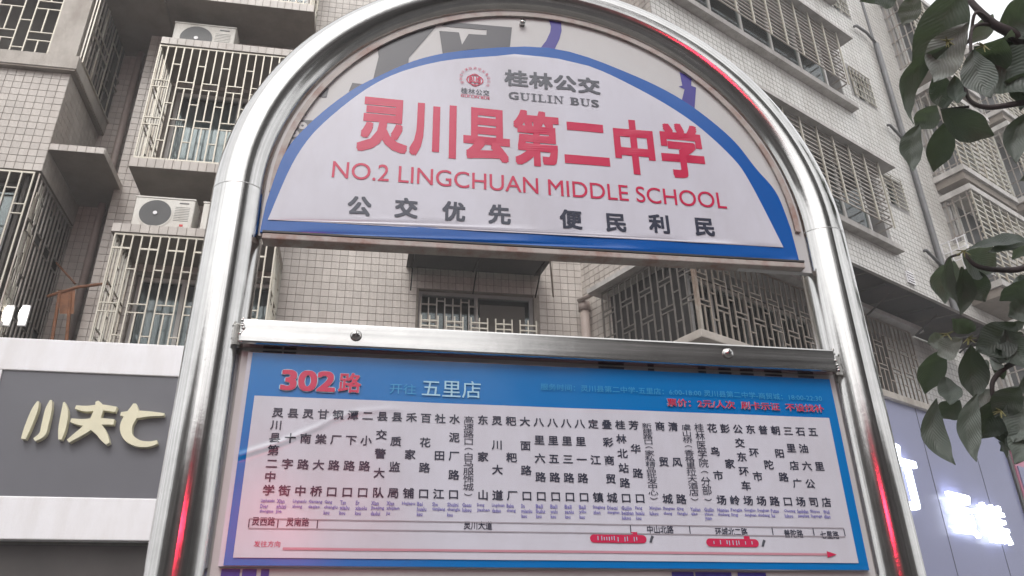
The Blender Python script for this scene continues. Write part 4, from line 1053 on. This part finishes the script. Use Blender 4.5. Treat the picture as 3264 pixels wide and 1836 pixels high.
# street strip
ztp = (S(793, 1644)[1] + S(2694, 1690)[1]) / 2; zbt = (S(793, 1676)[1] + S(2697, 1716)[1]) / 2
sx0, sx1 = S(793, 1660)[0], S(2695, 1703)[0]
fl = Flat(); fl.rect(sx0, sx1, ztp - .0008, ztp + .0008); fl.rect(sx0, sx1, zbt - .0008, zbt + .0008); flat(fl, 'street_strip', P_LINE, rt, YA, wave2)
fl = Flat()
for px, py in ((794, 1660), (886, 1662), (1012, 1664), (2011, 1685), (2200, 1691), (2465, 1697), (2596, 1701), (2695, 1703)):
    x = S(px, py)[0]; fl.rect(x - .0008, x + .0008, zbt + .001, ztp - .001)
flat(fl, 'strip_dividers', P_DARK, rt, YA, wave2)
fl = Flat()
for tx, px, py in (('灵西路', 840, 1661), ('灵南路', 949, 1663), ('灵川大道', 1524, 1674), ('中山北路', 2105, 1687), ('环城北二路', 2333, 1694), ('普陀路', 2531, 1700), ('七星路', 2646, 1704)):
    x, z = S(px, py); w_ = .0055 * len(tx)
    fl = Flat()
    for k, c in enumerate(tx): fl.put(c, x - w_ + k * .011, x - w_ + k * .011 + .0110, z - .0066, z + .0066, bold=.02, em=True, res=2)
    flat(fl, 'street_name', P_DARK, rt, YA, wave2)
tr('direction_caption', P_RED, YA, '发往方向', (810, 1722), (808, 1742), (893, 1725), (893, 1744))
fl = Flat(); a = S(902, 1738); c = S(2645, 1776); fl.rect(a[0], c[0], (a[1] + c[1]) / 2 - .0018, (a[1] + c[1]) / 2 + .0018); flat(fl, 'direction_line', P_PINK, rt, YA, wave2)
fl = Flat(); zc = (a[1] + c[1]) / 2; fl.poly([(c[0] - .003, zc - .005), (c[0] + .014, zc), (c[0] - .003, zc + .005)]); flat(fl, 'direction_arrow', P_RED, rt, YC, wave2)
def pill(pa, pb):
    (xa, za), (xb, zb_) = S(*pa), S(*pb); z = (za + zb_) / 2; r = .0062; fl = Flat()
    P = [(xa + r + r * math.cos(t), z + r * math.sin(t)) for t in np.linspace(math.pi / 2, 1.5 * math.pi, 12)] + [(xb - r + r * math.cos(t), z + r * math.sin(t)) for t in np.linspace(-math.pi / 2, math.pi / 2, 12)]
    fl.poly(P); fl.rect(xb - .024, xb - .014, z + r + .0002, z + r + .0045); flat(fl, 'notice_pill', P_RED, rt, YA, wave2)
    fk = Flat(); rr = random.Random(int(pa[0])); x = xa + .012
    while x < xb - .012: fk.rect(x, x + .0012, z - rr.uniform(.002, .004), z + rr.uniform(.002, .004)); x += rr.choice((.004, .006, .011))
    setp(flat(fk, 'notice_marks', P_PALE, rt, YC, wave2), kind='stuff')
    fd = Flat(); fd.poly([(xb + .004, z - .005), (xb + .008, z - .005), (xb + .010, z + .0), (xb + .0125, z + .004), (xb + .0085, z + .006), (xb + .006, z + .001)]); flat(fd, 'pointer', P_GREY, rt, YA, wave2)
pill((1881, 1714), (2062, 1720)); pill((2252, 1726), (2421, 1733))
# old lettering peeping out above and below the route panel
fo = Flat()
for x0_, x1_ in ((1908, 1990), (2065, 2085), (2225, 2250), (2290, 2330), (2358, 2400), (2435, 2490), (2540, 2590)):
    a, z = S(x0_, 1182, -.0125); c, _ = S(x1_, 1182, -.0125); fo.rect(a, c, 2.108, 2.1228)
for x0_, x1_ in ((838, 900), (905, 945)):
    a, z = S(x0_, 1118, -.0125); c, _ = S(x1_, 1118, -.0125); fo.rect(a, c, 2.108, 2.1225)
flat(fo, 'old_lettering', OLD_G, old2, 1.2618, nowave)
fo = Flat()
for x0_, x1_, zz0 in ((705, 765, 1.70), (772, 818, 1.70), (832, 858, 1.735), (2140, 2210, 1.70), (2215, 2330, 1.74), (2350, 2440, 1.72)):
    a, z = S(x0_, 1825, -.0125); c, _ = S(x1_, 1825, -.0125); fo.rect(a, c, zz0, 1.786)
flat(fo, 'old_lettering', OLD_P, old2, 1.2618, nowave)

# ================================================================== THE TREE
tree = thing('magnolia_tree', 'broad leaved evergreen tree whose leafy twigs hang in from the right', 'tree')
def T(px, py, d): return CAM + ray(px, py) * d
def leaf(base, tip, width, bend=.12, roll=0., pale=False, droop=.1, mid=None):
    b, t = np.array(base, float), np.array(tip, float); ax = t - b; L = np.linalg.norm(ax); ax /= L; cup = random.uniform(.2, .6)
    view = (b + t) / 2 - CAM; view /= np.linalg.norm(view); side = np.cross(ax, view); side /= np.linalg.norm(side); nrm = np.cross(side, ax)
    sd_ = side * math.cos(roll) + nrm * math.sin(roll); nn = np.cross(sd_, ax)
    N, M = 14, 4; v = []; f = []; uv = []
    for i in range(N + 1):
        s_ = i / N; w = width * .5 * (math.sin(math.pi * s_ ** 1.08) ** .85 if 0 < s_ < 1 else 0) * (1 - .35 * max(0, s_ - .72) / .28) + .0008
        c = b + ax * L * s_ + side * bend * L * 4 * s_ * (1 - s_) + nn * droop * L * 4 * s_ * (1 - s_)
        for j in range(-M, M + 1):
            q = j / M; p = c + sd_ * w * q + nn * (abs(q) ** 1.3) * w * -cup + sd_ * 0 + nn * .035 * width * math.sin(i * 1.3 + j * .9 + cup * 20); v.append(tuple(p)); uv.append((q, s_))
    K = 2 * M + 1
    for i in range(N):
        for j in range(2 * M): A_ = i * K + j; f.append((A_, A_ + 1, A_ + K + 1, A_ + K))
    me = bpy.data.meshes.new('leaf'); me.from_pydata(v, [], f); l = me.uv_layers.new(name='UVMap')
    for lp in me.loops: l.data[lp.index].uv = uv[lp.vertex_index]
    me.polygons.foreach_set('use_smooth', [True] * len(me.polygons)); me.materials.append(LEAF_L if pale else LEAF)
    return link('leaf', me, tree)
LV = [  # base px, tip px, width px, bend, roll, pale, distance
 ((3060, -60), (2905, 212), 150, .08, .2, 0, 2.05), ((3035, 140), (2912, 395), 52, -.16, .7, 0, 1.98), ((3085, 70), (2978, 262), 118, -.03, .3, 1, 2.02),
 ((2925, -20), (2876, 82), 56, 0, .2, 1, 2.2), ((2985, 225), (3012, 352), 76, .06, .3, 0, 2.0), ((3042, 240), (3052, 330), 44, .02, .2, 0, 2.0),
 ((3180, 95), (3330, 20), 130, -.05, .1, 0, 2.1), ((3105, 150), (3300, 285), 165, .06, .3, 0, 2.05), ((3100, 160), (3160, 312), 100, -.05, .2, 0, 1.95),
 ((2998, 350), (3168, 432), 104, -.05, .1, 0, 1.95), ((2985, 335), (2918, 412), 78, .05, .2, 1, 2.05), ((2930, 395), (2912, 545), 58, -.08, .4, 0, 2.0),
 ((3016, 385), (2975, 548), 84, .03, .2, 0, 1.98), ((3165, 45), (3098, 138), 46, .05, .3, 1, 2.2),
 ((3200, 120), (3120, 260), 120, .0, .2, 0, 2.0), ((3240, 90), (3200, 250), 130, .05, .1, 0, 2.1),
 ((3200, 260), (3300, 300), 90, 0, .3, 0, 2.0), ((3290, 350), (3240, 520), 70, -.1, .3, 0, 1.9),
 ((3080, 795), (3280, 770), 30, .17, 1.0, 0, 2.0), ((3150, 805), (3290, 765), 30, .12, .9, 0, 1.95),
 ((3068, 808), (3172, 862), 120, .02, .1, 1, 2.0), ((3085, 850), (3140, 962), 96, -.06, .2, 0, 2.03), ((3040, 830), (3012, 968), 92, -.05, .25, 1, 1.98),
 ((3030, 815), (3052, 965), 34, -.12, .7, 0, 1.96), ((3065, 850), (3062, 1005), 50, .15, .5, 0, 1.97),
 ((3008, 1072), (2955, 1092), 44, .05, .2, 1, 2.0), ((3068, 1078), (2990, 1132), 72, .02, .2, 1, 2.0), ((3110, 1055), (3034, 1015), 46, .03, .3, 0, 2.02),
 ((3240, 1030), (3110, 1120), 120, .06, .1, 0, 2.02), ((3010, 1110), (2948, 1255), 84, -.04, .2, 0, 1.98), ((3095, 1100), (3112, 1275), 92, .02, .2, 0, 1.97),
 ((3270, 890), (3186, 958), 66, .1, .3, 0, 2.0), ((3280, 960), (3215, 1010), 60, .05, .3, 0, 2.0), ((3010, 1200), (3030, 1290), 58, .05, .3, 0, 2.0),
 ((2985, 1270), (3045, 1482), 78, -.14, .2, 0, 1.95), ((3115, 1255), (3112, 1472), 70, -.10, .3, 0, 1.95), ((3200, 1050), (3285, 1180), 90, .0, .2, 0, 2.0),
 ((3060, 1275), (2990, 1330), 60, .05, .3, 0, 1.97), ((3180, 1265), (3120, 1400), 100, .05, .2, 0, 1.98), ((3200, 1270), (3225, 1430), 100, -.05, .2, 0, 2.0),
 ((3120, 1240), (3200, 1320), 80, .05, .3, 1, 2.05), ((3250, 1230), (3170, 1330), 90, .0, .2, 0, 1.95), ((3280, 1260), (3230, 1410), 110, .0, .3, 0, 2.0), ((3290, 1330), (3235, 1480), 90, .0, .3, 0, 2.0),
 ((2880, -60), (2790, 10), 90, .0, .3, 0, 2.2), ((2860, -30), (2740, 5), 50, .0, .3, 0, 2.25)]
for (b_, t_, w_, be, ro, pa, di) in LV:
    leaf(T(*b_, di), T(*t_, di * random.uniform(.95, 1.04)), w_ * (.82 if w_ > 60 else 1) * di / F_PX / math.cos(ro), be, ro, bool(pa), droop=random.uniform(.04, .24))
rg = random.Random(12)
for (hx, hy, hd, k_, sp) in ((3250, 190, 2.1, 6, 110), (3225, 150, 2.15, 8, 85), (3150, 225, 2.1, 6, 70), (3290, 260, 2.1, 8, 90), (3150, 1140, 2.05, 7, 75), (3250, 905, 2.1, 6, 70), (3210, 1060, 2.1, 8, 80), (3240, 1290, 2.06, 9, 75), (3330, 60, 2.2, 5, 120), (3200, 1330, 2.08, 11, 85), (3280, 1180, 2.1, 8, 80), (3260, 1390, 2.05, 10, 80), (3180, 1400, 2.1, 5, 60), (3330, 800, 2.1, 5, 110), (3420, 500, 2.2, 8, 180), (3450, 1000, 2.2, 8, 180), (3500, 200, 2.3, 8, 200)):
    c = T(hx, hy, hd)
    for i in range(k_):
        an = rg.uniform(0, 6.283); ln = rg.uniform(.6, 1.1) * sp; tp = T(hx + ln * math.cos(an), hy + ln * math.sin(an) * .9 + 25, hd + rg.uniform(-.12, .12))
        leaf(c + (tp - c) * .12, tp, sp * rg.uniform(.26, .46) * hd / F_PX, rg.uniform(-.1, .1), rg.uniform(-.9, .9), rg.random() < .3, droop=rg.uniform(0, .15))
def twig(pts, r0, r1, name='twig'):
    P = [T(*p) if len(p) == 3 else p for p in pts]; Q = cat_rom(P, 6); rr = [r0 + (r1 - r0) * i / (len(Q) - 1) for i in range(len(Q))]
    MB().tube([tuple(q) for q in Q], rr, 7).build(name, TWIG, tree, smooth=True)
twig([(3900, 900, 2.9), (3600, 500, 2.5), (3380, 250, 2.2), (3240, 120, 2.1), (3165, 75, 2.08), (3095, 5, 2.1), (3060, -60, 2.15)], .02, .004)
twig([(3165, 75, 2.08), (3110, 40, 2.06), (3085, 135, 2.03), (3015, 138, 2.0)], .004, .0025); twig([(3240, 120, 2.1), (3160, 80, 2.08), (3100, 90, 2.04), (3095, 170, 2.0)], .005, .003)
twig([(3600, 420, 2.5), (3380, 318, 2.1), (3264, 327, 2.0), (3150, 342, 1.97), (3090, 318, 1.97), (3075, 260, 1.98)], .009, .003)
twig([(3090, 340, 1.97), (3040, 345, 1.97), (2998, 350, 1.97)], .003, .002)
twig([(3700, 1000, 2.6), (3400, 830, 2.15), (3240, 860, 2.05), (3120, 850, 2.0), (3074, 806, 2.0)], .011, .003)
twig([(3060, 810, 2.0), (3018, 830, 1.99), (3010, 900, 1.98)], .003, .002)
twig([(3700, 1150, 2.6), (3400, 1090, 2.2), (3264, 1078, 2.05), (3180, 1085, 2.02), (3085, 1085, 2.0)], .011, .0025)
twig([(3500, 1300, 2.3), (3290, 1160, 2.05), (3225, 1160, 2.0), (3165, 1215, 1.98), (3170, 1290, 1.98)], .008, .004)
for (px, py, d) in ((3020, 130, 1.99), (3072, 800, 1.98), (3088, 1078, 1.98), (3135, 145, 1.97), (3020, 1065, 1.97), (3190, 1310, 1.95)):
    b = MB()
    for k in range(6):
        a = rg.uniform(0, 6.28); b.tube([tuple(T(px, py, d)), tuple(T(px + 26 * math.cos(a), py + 18 * math.sin(a) + 4, d - .02))], [.0022, .0006], 5)
    b.build('bud_tuft', BUD, tree)
TB = np.array([3.6, 3.2, 0]); 
MB().tube([(3.6, 2.6, 0), (3.58, 2.62, 1.2), (3.45, 2.5, 2.2), (3.3, 2.4, 3.0), (3.2, 2.3, 4.0)], [.13, .11, .095, .07, .04], 14).build('trunk', BARK, tree, smooth=True)
for p in ((3900, 900, 2.9), (3600, 420, 2.5), (3700, 1000, 2.6), (3700, 1150, 2.6), (3500, 1300, 2.3)):
    q = T(*p); MB().tube([(3.5, 2.5, max(1.2, q[2] - .5)), tuple((q + np.array([3.5, 2.5, q[2] - .3])) / 2), tuple(q)], [.05, .025, .012], 8).build('limb', BARK, tree, smooth=True)

# ================================================================== thin mist between the buildings, added to lift the dark tones
hz = MB().box(-72, 72, -72, 72, -1.2, 19.5).build('haze', bpy.data.materials.new('haze'))
hm = hz.data.materials[0]; hm.use_nodes = True; hm.node_tree.nodes.remove(hm.node_tree.nodes['Principled BSDF'])
pv = hm.node_tree.nodes.new('ShaderNodeVolumePrincipled'); pv.inputs['Density'].default_value = .0055; pv.inputs['Color'].default_value = (.95, .94, .94, 1)
hm.node_tree.links.new(pv.outputs[0], hm.node_tree.nodes['Material Output'].inputs['Volume'])
setp(hz, kind='stuff')
